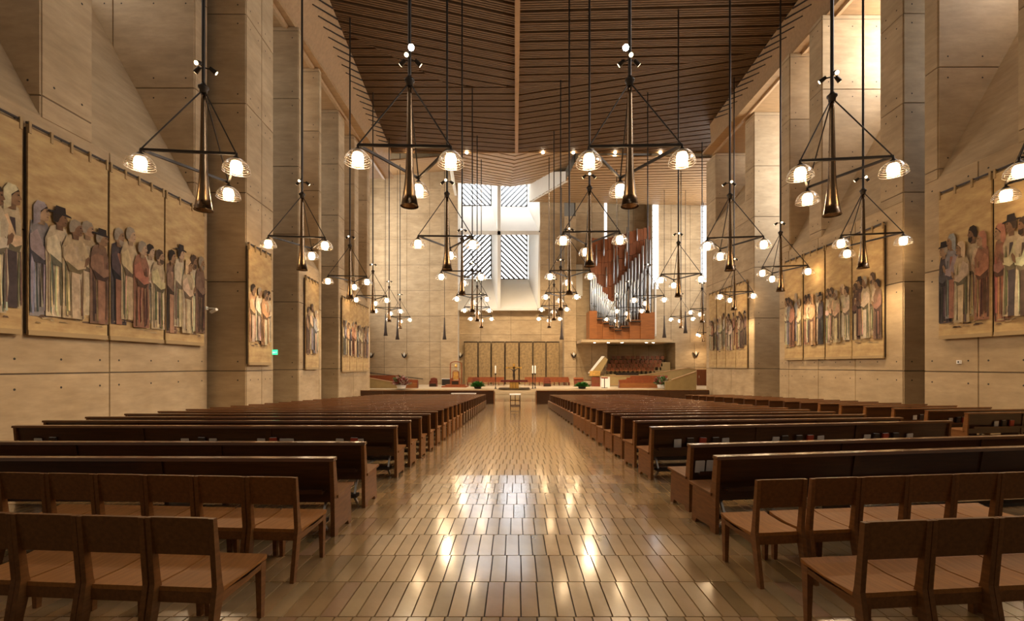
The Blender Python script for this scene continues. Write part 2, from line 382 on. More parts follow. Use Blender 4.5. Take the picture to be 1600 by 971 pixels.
# right reveals (splayed)
solid_quad('reveal', [P(840, 482, D1), P(842, 363, D1), P(825, 363, D2+.3), P(825, 436, D2+.3)], (.4, 0, 0), 'white_plaster', bk)
solid_quad('reveal', [P(842, 361, D1), P(858, 268, D1), P(824, 268, D2+.3), P(824, 323, D2+.3)], (.4, 0, 0), 'white_plaster', bk)
fin = MB()
z0, z1 = 9.7, 30
fin.hexa([(-2.42, D1, z0), (-2.0, D1, z0), (-2.1, D2, z0), (-3.5, D2, z0)], [(-2.42, D1, z1), (-2.0, D1, z1), (-2.1, D2, z1), (-3.5, D2, z1)])
fin.build('cross_upright', 'white_plaster', bk)
wn = 0
for (xa, xb, ya, yb, sg) in ((717, 768, 362, 435, 1), (782, 824, 362, 437, -1), (717, 768, 268, 322, -1), (782, 824, 268, 324, 1)):
    wn += 1; a = P(xa, ya, D2); b = P(xb, yb, D2); x0, x1, zt, zb = a.x, b.x, a.z, b.z
    s = MB(); s.box(x0, x1, D2+.05, D2+.12, zb, zt); o = s.build('window_%d' % wn, 'alabaster_cross'); tag(o, kind='structure')
    f = MB(); w = .12
    for q in ((x0, x0+w, zb, zt), (x1-w, x1, zb, zt), (x0, x1, zb, zb+w), (x0, x1, zt-w, zt)): f.box(q[0], q[1], D2-.1, D2+.05, q[2], q[3])
    f.build('window_frame', 'dark_metal', o)
    # diagonal glazing bars clipped to the opening
    c = -(zt-zb); step = .74
    while c < x1-x0:
        pts = []
        for t in (0, 1):
            pass
        xs = x0+max(0, c); zs_ = zb+max(0, -c); run = min(x1-xs, zt-zs_)
        if run > .15:
            pa = Vector((xs, D2-.02, zs_)); pb = Vector((xs+run, D2-.02, zs_+run))
            if sg < 0: pa.x = x0+x1-pa.x; pb.x = x0+x1-pb.x
            s2 = MB(); s2.bar(pa, pb, .12, .27); s2.build('glazing_bar', 'bar_grey', o)
        c += step
    bkp = MB(); bkp.box(x0-.5, x1+.5, D2+.2, D2+.3, zb-.5, zt+.5); bkp.build('backing', 'white_plaster', o)

# slit windows
def slit(n, x0, x1, y0, y1, z0, z1, bars=0):
    s = MB(); s.box(x0, x1, y0, y1, z0, z1); o = s.build('window_%d' % n, 'alabaster_slit'); tag(o, kind='structure')
    if bars:
        for k in range(bars):
            b = MB(); zz = z0+(z1-z0)*(k+.5)/bars; b.box(x0-.04, x1+.04, y0-.04, y1+.04, zz-.03, zz+.03); b.build('glazing_bar', 'steel', o)
a = P(1095, 262, 62.9); b = P(1104.5, 441, 62.9); slit(5, a.x, b.x+.4, 62.78, 62.88, b.z, a.z, 22)
a = P(1019.5, 300, 62.9); b = P(1028.5, 452, 62.9); slit(6, a.x, b.x, 62.78, 62.88, b.z, a.z, 18)
a = P(944, 318, 62.5); b = P(948, 390, 62.5); slit(7, a.x, b.x, 62.38, 62.48, b.z, a.z)
a = P(895, 414, 62.5); b = P(910, 463, 62.5); s = MB(); s.box(a.x, b.x, 62.36, 62.5, b.z, a.z); tag(s.build('window_8', 'white_plaster'), kind='structure')
for k, xx in ((9, -20.9), (50, 26.4)):
    s = MB(); s.box(xx, xx+.1, 46, 60.5, 9, 25); o = s.build('window_%d' % k, 'alabaster_transept'); tag(o, kind='structure')

# ------------------------------------------------------------------ ceiling
ZC = EYE+20.0
def clip(poly, n, c):      # keep the side where p.n <= c
    out = []
    for i in range(len(poly)):
        p, q = poly[i], poly[(i+1) % len(poly)]; dp = p.dot(n)-c; dq = q.dot(n)-c
        if dp <= 0: out.append(p)
        if dp*dq < 0: out.append(p+(q-p)*(dp/(dp-dq)))
    return out
ce = MB(); ce.add([(-20, -4, ZC+.35), (24, -4, ZC+.35), (24, 43.1, ZC+.35), (-20, 43.1, ZC+.35)], [(0, 3, 2, 1)])
ceiling = ce.build('ceiling', 'slat_dark'); tag(ceiling, kind='structure')
def slats(zone, ang, z=ZC, frame=None, pitch=.165, wide=4, m='slat_wood'):
    poly = [Vector(p) for p in zone]; d = Vector((math.cos(ang), math.sin(ang))); n = Vector((-d.y, d.x))
    lo = min(p.dot(n) for p in poly); hi = max(p.dot(n) for p in poly); mb = MB(); k = 0; t = lo
    while t < hi:
        w = .105
        q = clip(clip(poly, n, t+w), -n, -t)
        if len(q) >= 3:
            a = 0
            for i in range(len(q)): a += q[i].x*q[(i+1) % len(q)].y-q[i].y*q[(i+1) % len(q)].x
            if a < 0: q = q[::-1]
            mb.prism([(p.x, p.y, z) for p in q], (0, 0, .16))
        k += 1; t += pitch+(.15 if k % wide == 0 else 0)
    if frame:
        mb.v = [tuple(frame(Vector(v))) for v in mb.v]
    return tag(mb.build('slats', m, ceiling), kind='stuff')
AL = lambda y: -10.15-(y-25.2)*(1.3/16.4)
AR = lambda y: 15.46+(y-25.2)*.052
slats([(AL(18), 18), (0, 18), (0, 33), (-4.5, 33), (AL(27.5)-.05, 27.5)][:5], math.radians(16))
slats([(AL(27.5), 27.5), (-4.5, 33), (0, 33), (0, 36.8), (AL(36.8), 36.8)], math.radians(0))
slats([(AL(36.8), 36.8), (0, 36.8), (0, 43.1), (AL(43.1), 43.1)], math.radians(9))
slats([(.25, 18), (AR(18), 18), (AR(29.3), 29.3), (.25, 33.3)], math.radians(-2))
slats([(.25, 33.3), (AR(29.3), 29.3), (AR(37.5), 37.5), (18.6, 38.2), (18.6, 43.1), (.25, 43.1)], math.radians(-15))
b = MB(); b.box(-.02, .27, 6, 43.1, ZC-.12, ZC+.3); b.build('ridge_beam', 'light_wood', ceiling)
# edge boards towards the sanctuary
b = MB(); b.box(-12, 18.6, 43.1, 43.25, ZC-.05, ZC+.4); b.build('edge_board', 'soffit_wood', ceiling)
# inclined soffits along both walls, with raised dark strips painting the shade of slots running into the slatted field
for sd, edge, y0, y1, xo in ((-1, AL, 3, 43.1, -11.35), (1, AR, 3, 38.2, 15.5)):
    zl = EYE+17.4
    mb = MB()
    e0, e1 = Vector((edge(y0), y0, ZC)), Vector((edge(y1), y1, ZC)); l0, l1 = Vector((xo, y0, zl)), Vector((xo+sd*.8, y1, zl))
    up = Vector((0, 0, .25)); 
    up = Vector((sd*.25, 0, .1)); NS = 40
    for k in range(NS):
        ya, yb = y0+(y1-y0)*k/NS, y0+(y1-y0)*(k+1)/NS; ea, eb = Vector((edge(ya), ya, ZC)), Vector((edge(yb), yb, ZC)); la, lb = l0+(l1-l0)*(k/NS), l0+(l1-l0)*((k+1)/NS)
        mb.hexa([ea, eb, lb, la], [ea+up, eb+up, lb+up, la+up])
    mb.box(min(xo+sd*.02, xo+sd*8), max(xo+sd*.02, xo+sd*8), y0, y1, zl+.12, zl+.3)
    tag(mb.build('trim_%d' % (1 if sd < 0 else 2), 'soffit_wood'), kind='structure')
    so = MB(); yy = 20.0
    while yy < y1-.5:
        f = (yy-y0)/(y1-y0); p = Vector((edge(yy), yy, ZC)); q = l0+(l1-l0)*f
        y2 = yy-2.2; f2 = (y2-y0)/(y1-y0); p2 = Vector((edge(y2), y2, ZC)); r = p2+(l0+(l1-l0)*f2-p2)*.36; dn = Vector((-sd*.05, 0, -.02))
        so.hexa([p+dn+Vector((0, 0, -.11)), p+dn+Vector((0, 0, .0)), r+dn+Vector((0, 0, .03)), r+dn+Vector((0, 0, -.03))],
                [p+Vector((0, 0, -.11)), p+Vector((0, 0, .0)), r+Vector((0, 0, .03)), r+Vector((0, 0, -.03))])
        yy += .81
    tag(so.build('slot_shade_strips', 'slat_dark', ceiling), kind='stuff')
# rising ceiling over the sanctuary: chevron centre and two side fields
def bound(pts, name, step=.42, ang=None):
    """a tilted boarded field: boards are real strips clipped to the polygon in plan, lifted on to its plane"""
    pts = [Vector(p) for p in pts]; p0, p1, p2 = pts[0], pts[1], pts[2]
    n = (p1-p0).cross(p2-p0).normalized()
    def zz(x, y): return p0.z-(n.x*(x-p0.x)+n.y*(y-p0.y))/n.z
    back = MB(); back.poly([(p.x, p.y, zz(p.x, p.y)+.12) for p in pts]); back.build('backing', 'slat_dark', ceiling)
    poly = [Vector((p.x, p.y)) for p in pts]; d = Vector((math.cos(ang), math.sin(ang))); nn = Vector((-d.y, d.x))
    lo = min(p.dot(nn) for p in poly); hi = max(p.dot(nn) for p in poly); mb = MB(); t = lo
    while t < hi:
        q = clip(clip(poly, nn, t+step*.76), -nn, -t)
        if len(q) >= 3: mb.prism([(p.x, p.y, zz(p.x, p.y)) for p in q], (0, 0, .1))
        t += step
    tag(mb.build(name, 'soffit_wood', ceiling), kind='stuff')
c0, c1 = P(805, 238.5, 43.2), P(797, 292, 62.4)
bound([c0, c1, P(709, 286, 62.4), P(705, 244, 43.2)], 'boards', 1.5, math.radians(28))
bound([c0, c1, P(875, 282, 62.4), P(905, 243, 43.2)], 'boards', 1.5, math.radians(-28))
bound([P(705, 244, 43.2), P(612, 251, 43.2), P(545, 262, 47), P(600, 306, 63), P(714, 307, 63)], 'boards', 1.0, math.radians(6))
bound([P(905, 243, 43.2), P(884, 283, 52), P(827, 316, 62.8), P(1030, 316, 62.8), P(1135, 300, 63), P(1135, 256, 43.2)], 'boards', 1.0, math.radians(-9))
fa = MB(); fa.hexa([P(705, 244, 43.2), P(714, 307, 63), P(709, 286, 66.5), P(705, 243.8, 43.2)], [v+Vector((-.3, 0, 0)) for v in (P(705, 244, 43.2), P(714, 307, 63), P(709, 286, 66.5), P(705, 243.8, 43.2))])
fa.build('fascia', 'white_plaster', ceiling)
fa = MB(); q = [P(884, 283, 52), P(827, 316, 62.8), P(827, 270, 62.8), P(884, 268, 52)]
fa.prism(q, (.3, .1, 0)); fa.build('fascia', 'white_plaster', ceiling)
sk = MB(); sk.box(-7.7, 4.5, 62.8, 67.9, 30.8, 30.9); tag(sk.build('window_60', 'skylight'), kind='structure')
rf = MB(); rf.box(-22, 28, 43, 72, 31, 31.3); rf.build('roof_slab', 'white_plaster', ceiling)
for x, y in ((848, 240), (895, 246), (730, 242), (640, 252), (960, 250), (1030, 250)):
    p = P(x, y, 43.35); p.z = ZC-.14; p.y = 43.0; m = MB(); m.lathe([(.0, -.02), (.12, -.02), (.14, .08)], p, 10); o = m.build('downlight', 'downlight', ceiling)
    ld = bpy.data.lights.new('downlight_spot', 'SPOT'); ld.energy = DOWN_W; ld.color = (1, .76, .48); ld.spot_size = math.radians(62); ld.spot_blend = .8; ld.shadow_soft_size = .12
    lo = bpy.data.objects.new('downlight_spot', ld); COL.objects.link(lo); lo.parent = o; lo.location = p+Vector((0, 0, -.06))
    lo.rotation_euler = (Vector((p.x*.9, 62, 2.0))-p).to_track_quat('-Z', 'Y').to_euler()

# ------------------------------------------------------------------ pews
def pew(name, label, group, M, L, sgn, detail=2, H=.86, rack=False):
    """local x runs from 0 (centre-aisle end) to sgn*L; +y faces the altar"""
    r = thing(name, label, 'pew', M, group)
    x0, x1 = (0, L) if sgn > 0 else (-L, 0)
    m = MB(); m.hexa([(x0+.03, .075, .36), (x1-.03, .075, .36), (x1-.03, .11, .36), (x0+.03, .11, .36)], [(x0+.03, .01, H-.02), (x1-.03, .01, H-.02), (x1-.03, .045, H-.02), (x0+.03, .045, H-.02)])
    m.build('backrest', 'pew_wood', r)
    m = MB(); m.hexa([(x0-.01, -.03, H-.035), (x1+.01, -.03, H-.035), (x1+.01, .065, H-.03), (x0-.01, .065, H-.03)], [(x0-.01, -.025, H), (x1+.01, -.025, H), (x1+.01, .06, H+.004), (x0-.01, .06, H+.004)])
    m.build('cap_rail', 'pew_cap', r)
    if detail:
        m = MB(); m.hexa([(x0-.015, .09, .405), (x1+.015, .09, .405), (x1+.015, .57, .43), (x0-.015, .57, .43)], [(x0-.015, .09, .435), (x1+.015, .09, .435), (x1+.015, .57, .46), (x0-.015, .57, .46)])
        m.build('seat', 'chair_wood', r)
    n = max(2, round(L/1.9)) if detail else 1
    for i in range(n+1):
        x = x0+(x1-x0)*i/n
        if detail and 0 < i < n:
            m = MB(); m.hexa([(x-.04, .062, .36), (x+.04, .062, .36), (x+.04, .075, .36), (x-.04, .075, .36)], [(x-.04, -.008, H-.03), (x+.04, -.008, H-.03), (x+.04, .01, H-.03), (x-.04, .01, H-.03)])
            m.build('stile', 'pew_wood', r)
            if i % 2 == 1:
                m = MB(); m.box(x-.025, x+.025, .12, .48, 0, .41); m.build('support', 'pew_wood', r)
        if i in (0, n):
            a, b = (x, x+.045) if x < (x0+x1)/2 else (x-.045, x)
            e = MB()
            # one end panel: rear post, seat box with a foot notch, cut from a single outline
            pts = [(.03, 0), (.12, 0), (.14, .05), (.42, .05), (.44, 0), (.52, 0), (.50, .41), (.125, .43), (.06, H-.03), (-.012, H-.03), (.02, .45)]
            e.prism([(a, q, z) for q, z in pts], (b-a, 0, 0)); e.build('end_panel', 'pew_wood' if detail < 2 else 'chair_wood', r)
    if rack:
        m = MB(); m.box(x0+.1, x1-.1, -.06, .052, .485, .50); m.box(x0+.1, x1-.1, -.06, -.05, .50, .53); m.build('book_rack', 'pew_wood', r)
    if detail > 1:
        k = MB(); k.box(x0+.12, x1-.12, .02, .16, .13, .17); kn = k.build('kneeler', 'dark_metal', r)
        for x in (x0+.16, x1-.16):
            b = MB(); b.bar((x, .09, .13), (x, .2, .02), .03, .03); b.bar((x, .09, .15), (x, .2, .36), .025, .025); b.build('bracket', 'steel', kn)
    return r
pew_rows = {'L': [], 'R': [], 'S': []}
YL = [4.95, 5.96, 7.57]+[8.52+.985*k for k in range(23)]
for i, Y in enumerate(YL):
    L = 7.6 if i < 2 else (6.35 if i == 2 else min(7.0, 6.5+.12*i))
    M = on_floor(-1.95, Y, math.radians(-.5))
    far = ' near the sanctuary' if i > 18 else ''
    pew_rows['L'].append((pew('pew', '%s dark wooden pew of the left block, counted from the chairs%s' % (ORD[i+1], far), 'pews left of the aisle', M, L, -1, 2 if i < 12 else 1, rack=i < 4), -1.95, Y, math.radians(-.5)))
YR = [5.03, 5.79, 7.44]+[8.46+.985*k for k in range(22)]
for i, Y in enumerate(YR):
    L = 7.0 if i < 2 else 5.7
    if i == 1: L = 6.6
    yw = math.radians(8.5)
    pew_rows['R'].append((pew('pew', '%s dark wooden pew right of the aisle, counted from the chairs' % ORD[i+1], 'pews right of the aisle', on_floor(2.2, Y, yw), L, 1, 2 if i < 12 else 1, rack=i < 4), 2.2, Y, yw))
YS = [10.57+1.06*k for k in range(18)]
for i, Y in enumerate(YS):
    yw = math.radians(10)
    pew_rows['S'].append((pew('pew', '%s pew of the side block by the right tapestry wall, nearest counted first' % ORD[i+1], 'pews along the right wall', on_floor(10.7, Y+.3, yw), 3.4, 1, 1 if i > 5 else 2, rack=i < 4), 10.7, Y+.3, yw))
# low fronts closing the pew blocks
for X0, X1, Y0, Y1, lab in ((-1.65, -12.3, 36.0, 36.6, 'low dark wooden front screen closing the left pew block'), (1.62, 8.2, 35.6, 36.4, 'low dark wooden front screen of the pew block right of the aisle'), (7.4, 16.2, 37.2, 38.6, 'low dark wooden front screen of the pew block by the right wall')):
    d = math.hypot(X1-X0, Y1-Y0); t = thing('low_screen', lab, 'screen', None, 'low wooden screens before the sanctuary')
    for nm, h0, h1, wd, mt in (('panel_board', 0, .98, .05, 'pew_wood'), ('cap_rail', .98, 1.05, .16, 'pew_cap')):
        m = MB(); z0 = zf(Y0)
        m.bar((X0, Y0, z0+(h0+h1)/2), (X1, Y1, zf(Y1)+(h0+h1)/2), wd, h1-h0); m.build(nm, mt, t)
    n = int(d/1.6)
    for k in range(n+1):
        f = k/n; m = MB(); x, y = X0+(X1-X0)*f, Y0+(Y1-Y0)*f; m.box(x-.05, x+.05, y-.06, y+.3, zf(y), zf(y)+.97); m.build('end_post', 'pew_wood', t)
    if 'left' in lab or 'right of' in lab:
        m = MB(); sx = -1 if X0 < 0 else 1; m.box(min(X0, X0-sx*.05), max(X0, X0-sx*.05), Y0-.9, Y0+.4, zf(Y0), zf(Y0)+.97); m.build('end_panel', 'chair_wood', t)

# books in the racks on the pew backs
def book(key, idx, px, kind, n):
    root, X0, Y0, yw = pew_rows[key][idx]; k = (px-HX)/F
    t = (k*Y0-X0)/(math.cos(yw)-k*math.sin(yw))
    h, w, th = (.17, .115, .03) if kind != 'white' else (.15, .125, .012)
    lean = random.uniform(.135, .16)
    M = on_floor(X0, Y0, yw) @ Matrix.Translation((t, .050, .502)) @ Matrix.Rotation(random.uniform(-.06, .06), 4, 'Y') @ Matrix.Rotation(lean, 4, 'X')
    nm = {'white': 'white leaflet', 'red': 'red hymnal', 'black': 'black hymnal'}[kind]
    rowname = {'L': 'of the left block', 'R': 'right of the aisle', 'S': 'by the right wall'}[key]
    t_ = thing('book' if kind != 'white' else 'leaflet', '%s, %s from left in the rack of the %s pew %s' % (nm, ORD[n], ORD[idx+1], rowname), 'book' if kind != 'white' else 'leaflet', M, 'books in pew racks')
    c = MB(); c.box(-w/2, w/2, -.012-th, -.012, 0, h); c.build('cover', 'book_'+kind, t_)
    c = MB(); c.box(-w/2+.006, w/2-.004, -.010-th*.85, -.014, h, h+.003); c.build('pages', 'book_white', t_)
B3R = [(1060, 'white'), (1079, 'black'), (1098, 'red'), (1119, 'black'), (1135, 'white'), (1213, 'white'), (1227, 'black'), (1249, 'black'), (1266, 'red'), (1284, 'white'), (1356, 'white'), (1369, 'black'), (1384, 'red'), (1400, 'black'), (1423, 'white')]
for n, (px, kd) in enumerate(B3R): book('R', 2, px, kd, n+1)
for n, (px, kd) in enumerate([(1095, 'white'), (1112, 'white'), (1134, 'white'), (1183, 'white'), (1335, 'white'), (1356, 'white'), (1377, 'white'), (1509, 'white'), (1531, 'white'), (1562, 'white')]): book('R', 1, px, kd, n+1)
for n, (px, kd) in enumerate([(58, 'white'), (82, 'black'), (288, 'white'), (314, 'black'), (332, 'white'), (407, 'white'), (427, 'red'), (442, 'white'), (452, 'white'), (530, 'white'), (553, 'red'), (562, 'white')]): book('L', 2, px, kd, n+1)
for r_, ls in ((0, [(1560, 'white'), (1571, 'black'), (1583, 'red')]), (1, [(1488, 'white'), (1499, 'black'), (1508, 'red')]), (2, [(1432, 'white'), (1442, 'black')])):
    for n, (px, kd) in enumerate(ls): book('S', r_, px, kd, n+1)

# ------------------------------------------------------------------ chairs
def make_chair():
    r = thing('chair', 'wooden chair', 'chair')
    w = .455
    for x in (0, w-.035):
        m = MB(); a, b = x, x+.035
        pts = [(-.06, 0), (-.015, 0), (.075, .40), (.06, .47), (.012, .89), (-.022, .89), (.012, .45)]
        m.prism([(a, y, z) for y, z in pts], (b-a, 0, 0)); m.build('back_leg', 'chair_wood', r)
    m = MB(); m.hexa([(.035, .022, .645), (w-.035, .022, .645), (w-.035, .046, .645), (.035, .046, .645)], [(.035, -.016, .892), (w-.035, -.016, .892), (w-.035, .010, .892), (.035, .010, .892)]); m.build('backrest', 'chair_wood', r)
    m = MB(); s = [(.05, .425), (.30, .418), (.47, .432), (.535, .448)]
    for (ya, za), (yb, zb) in zip(s, s[1:]):
        m.hexa([(.004, ya, za-.03), (w-.004, ya, za-.03), (w-.004, yb, zb-.03), (.004, yb, zb-.03)], [(.004, ya, za), (w-.004, ya, za), (w-.004, yb, zb), (.004, yb, zb)])
    m.build('seat', 'chair_seat', r)
    for x in (.004, w-.030):
        m = MB(); m.prism([(x, .06, .33), (x, .50, .365), (x, .50, .415), (x, .06, .395)], (.026, 0, 0)); m.build('side_rail', 'chair_wood', r)
    m = MB(); m.box(.03, w-.03, .045, .07, .325, .395); m.build('back_rail', 'chair_wood', r)
    m = MB(); m.box(.03, w-.03, .485, .51, .36, .415); m.build('front_rail', 'chair_wood', r)
    for x in (.002, w-.052):
        m = MB(); m.hexa([(x+.008, .475, 0), (x+.042, .475, 0), (x+.042, .512, 0), (x+.008, .512, 0)], [(x, .465, .41), (x+.05, .465, .41), (x+.05, .525, .41), (x, .525, .41)]); m.build('front_leg', 'chair_wood', r)
    return r
chair0 = make_chair(); used = [False]
def chairs(x, y, yaw, n, sgn, pitch, rowname, gap0=0):
    for k in range(n):
        c = chair0 if not used[0] else copy_tree(chair0); used[0] = True
        t = sgn*(pitch*k+(gap0 if k else 0)) - (.455 if sgn < 0 else 0)
        j = random.uniform(-.006, .006)
        c.matrix_basis = Matrix.Translation((x, y+j, 0)) @ Matrix.Rotation(yaw, 4, 'Z') @ Matrix.Translation((t, 0, 0))
        tag(c, '%s wooden chair from the aisle in the %s' % (ORD[k+1], rowname), 'chair', 'wooden chairs behind the pews')
chairs(-1.885, 2.90, math.radians(-4.2), 4, -1, .463, 'nearest row on the left')
chairs(-1.875, 3.96, math.radians(-4.0), 6, -1, .466, 'row on the left right behind the pews')
chairs(2.13, 2.83, math.radians(5.5), 4, 1, .462, 'nearest row on the right')
chairs(2.02, 3.87, math.radians(6.5), 6, 1, .462, 'row on the right right behind the pews', .035)

# ------------------------------------------------------------------ chandeliers
ZB = EYE+3.88
def make_chandelier():
    r = thing('chandelier', 'bronze chandelier', 'chandelier')
    m = MB(); prof = []
    for i in range(13):
        t = i/12; z = 2.95*(1-t); rad = .052+.05*t+.105*max(0, (t-.45)/.55)**3.0; prof.append((rad, z))
    prof = prof[::-1]; prof = [(.0, .10), (.17, .03), (prof[0][0]+.008, -.015), (prof[0][0]+.012, .0)]+prof+[(0, 2.95)]
    m.lathe(prof, n=20); m.build('trumpet', 'bronze', r)
    m = MB(); m.lathe([(.05, 2.90), (.085, 2.93), (.085, 2.99), (.12, 3.03), (.12, 3.07), (.075, 3.10), (.045, 3.16), (0, 3.16)], n=16); m.build('collar', 'dark_metal', r)
    m = MB(); m.tube((0, 0, 3.1), (0, 0, ZC-ZB+2.6), .042, n=8); m.build('stem', 'dark_metal', r)
    zt = 1.17; R = 1.22; V = [Vector((R*math.cos(math.radians(a)), R*math.sin(math.radians(a)), zt)) for a in (210, 330, 90)]
    for i in range(3):
        m = MB(); m.bar(V[i], V[(i+1) % 3], .05, .06); m.build('bar', 'dark_metal', r)
        m = MB(); m.tube(V[i], V[i].normalized()*.06*Vector((1, 1, 0)).length/1.5+Vector((0, 0, 2.95-.0))-Vector((0, 0, V[i].normalized().z*.06)), .018, n=6); m.build('stay_rod', 'dark_metal', r)
    sk = MB(); sk.lathe([(0, 0), (.03, 0), (.03, -.06), (.06, -.08), (.105, -.13), (.10, -.17), (0, -.17)], n=14); skm = sk.mesh('lamp_holder', 'socket')
    gl = MB(); pr = []
    for i in range(9):
        a = math.radians(12+78*i/8); pr.append((.295*math.sin(a), -.11-.31*(1-math.cos(a))/(1-math.cos(math.radians(90)))))
    gl.lathe(pr, n=24)
    glm = gl.mesh('glass_shade', 'shade_glass'); rb = MB()
    for rr, zz in [pr[2], pr[3], pr[4], pr[5], pr[6], pr[7], pr[8]]: rb.lathe([(rr*1.012, zz+.008), (rr*1.035, zz), (rr*1.012, zz-.008)], n=24)
    rbm = rb.mesh('shade_ribs', 'rib_glass')
    df = MB(); df.lathe([(.04, -.17), (.10, -.19), (.128, -.26), (.132, -.33), (.115, -.41), (.07, -.465), (.0, -.48)], n=14); dfm = df.mesh('diffuser', 'diffuser')
    for v in V:
        o = link_mesh('lamp_holder', skm, r, Matrix.Translation(v)); link_mesh('glass_shade', glm, o); link_mesh('shade_ribs', rbm, o); link_mesh('diffuser', dfm, o)
    # added fill spot under the trumpet mouth, then floodlights on the stem
    ld = bpy.data.lights.new('added_fill_spot', 'SPOT'); ld.energy = FILL_W; ld.color = (1, .73, .44); ld.spot_size = math.radians(158); ld.spot_blend = .7; ld.shadow_soft_size = .14
    lo = bpy.data.objects.new('added_fill_spot', ld); COL.objects.link(lo); lo.parent = r; lo.location = (0, 0, -.16)
    for a in (25, 155, 265):
        f = MB(); d = Vector((math.cos(math.radians(a)), math.sin(math.radians(a)), 0)); p = Vector((0, 0, 3.55))
        f.tube(p, p+d*.13, .018); f.tube(p+d*.13+Vector((0, 0, .03)), p+d*.27+Vector((0, 0, -.06)), .045, .06, n=10); f.build('floodlight', 'dark_metal', r)
        e = MB(); q = p+d*.272+Vector((0, 0, -.061)); nn = (d*.14+Vector((0, 0, -.09))).normalized(); e.tube(q, q+nn*.004, .05, n=10)
        e.build('flood_lens', 'flood_dim', r.children[-1])
    return r
ch0 = make_chandelier(); first = True
rows = [[(318, 194), (640, 199), (984, 199), (1300, 188), (1637, 192)],
        [(472, 119.5), (698.5, 120), (921, 124), (1140.5, 119), (1348.5, 122)],
        [(546.8, 84), (722, 88.5), (889.5, 89), (1060, 86), (1219.5, 93)],
        [(582.7, 66), (738, 67), (876, 69), (1012, 66), (1147, 69.5)],
        [(608, 55), (745.5, 55.6), (865.6, 56.7), (982, 55), (1097, 54)],
        [(625, 46.5), (752, 47.3), (858, 47.3), (963.7, 47), (1064, 47)]]
colname = ['leftmost', 'second from left', 'middle', 'second from right', 'rightmost']
for i, rw in enumerate(rows):
    for j, (x, L) in enumerate(rw):
        c = ch0 if first else copy_tree(ch0); first = False
        D = 3.09*F/L; X = (x-HX)*D/F
        c.matrix_basis = Matrix.Translation((X, D, ZB)) @ Matrix.Rotation(math.radians(-X*.8), 4, 'Z')
        tag(c, 'bronze three-lamp chandelier, %s in the %s row from the camera' % (colname[j], ORD[i+1]), 'chandelier', 'bronze chandeliers')
        if (i, j) in ((0, 1), (0, 2)):
            f = MB(); q = Vector((.10 if j == 1 else -.16, -.2, 3.66)); f.tube(q, q+Vector((0, -.12, -.03)), .05, .075, n=12); fo = f.build('floodlight', 'dark_metal', c)
            e = MB(); q2 = q+Vector((0, -.122, -.031)); e.tube(q2, q2+Vector((0, -.006, -.002)), .07, n=14); tag(e.build('flood_lens', 'flood_face', fo), 'glaring white floodlight lens')
c = copy_tree(ch0); D = 61; c.matrix_basis = Matrix.Translation(((1099-HX)*D/F, D, EYE+(HY-534)*D/F)); tag(c, 'small far bronze chandelier low in the right transept beside the tapestry wall', 'chandelier', 'bronze chandeliers')
# slim hanging speakers
for i, (x, y) in enumerate(((602.5, 525), (621, 531), (694.5, 531), (877.5, 531), (1038, 528), (1071, 521))):
    D = 55; p = P(x, y, D)
    t = thing('hanging_speaker', '%s slim grey hanging trumpet speaker from the left, before the sanctuary' % ORD[i+1], 'speaker', Matrix.Translation(p), 'slim hanging speakers')
    m = MB(); m.lathe([(0, .05), (.24, 0), (.25, .02), (.16, .5), (.10, 1.4), (.06, 2.6), (0, 2.6)], n=12); m.build('horn', 'rail_metal', t)
    m = MB(); m.tube((0, 0, 2.6), (0, 0, 26.0-p.z), .03, n=6); m.build('cable', 'rail_metal', t)

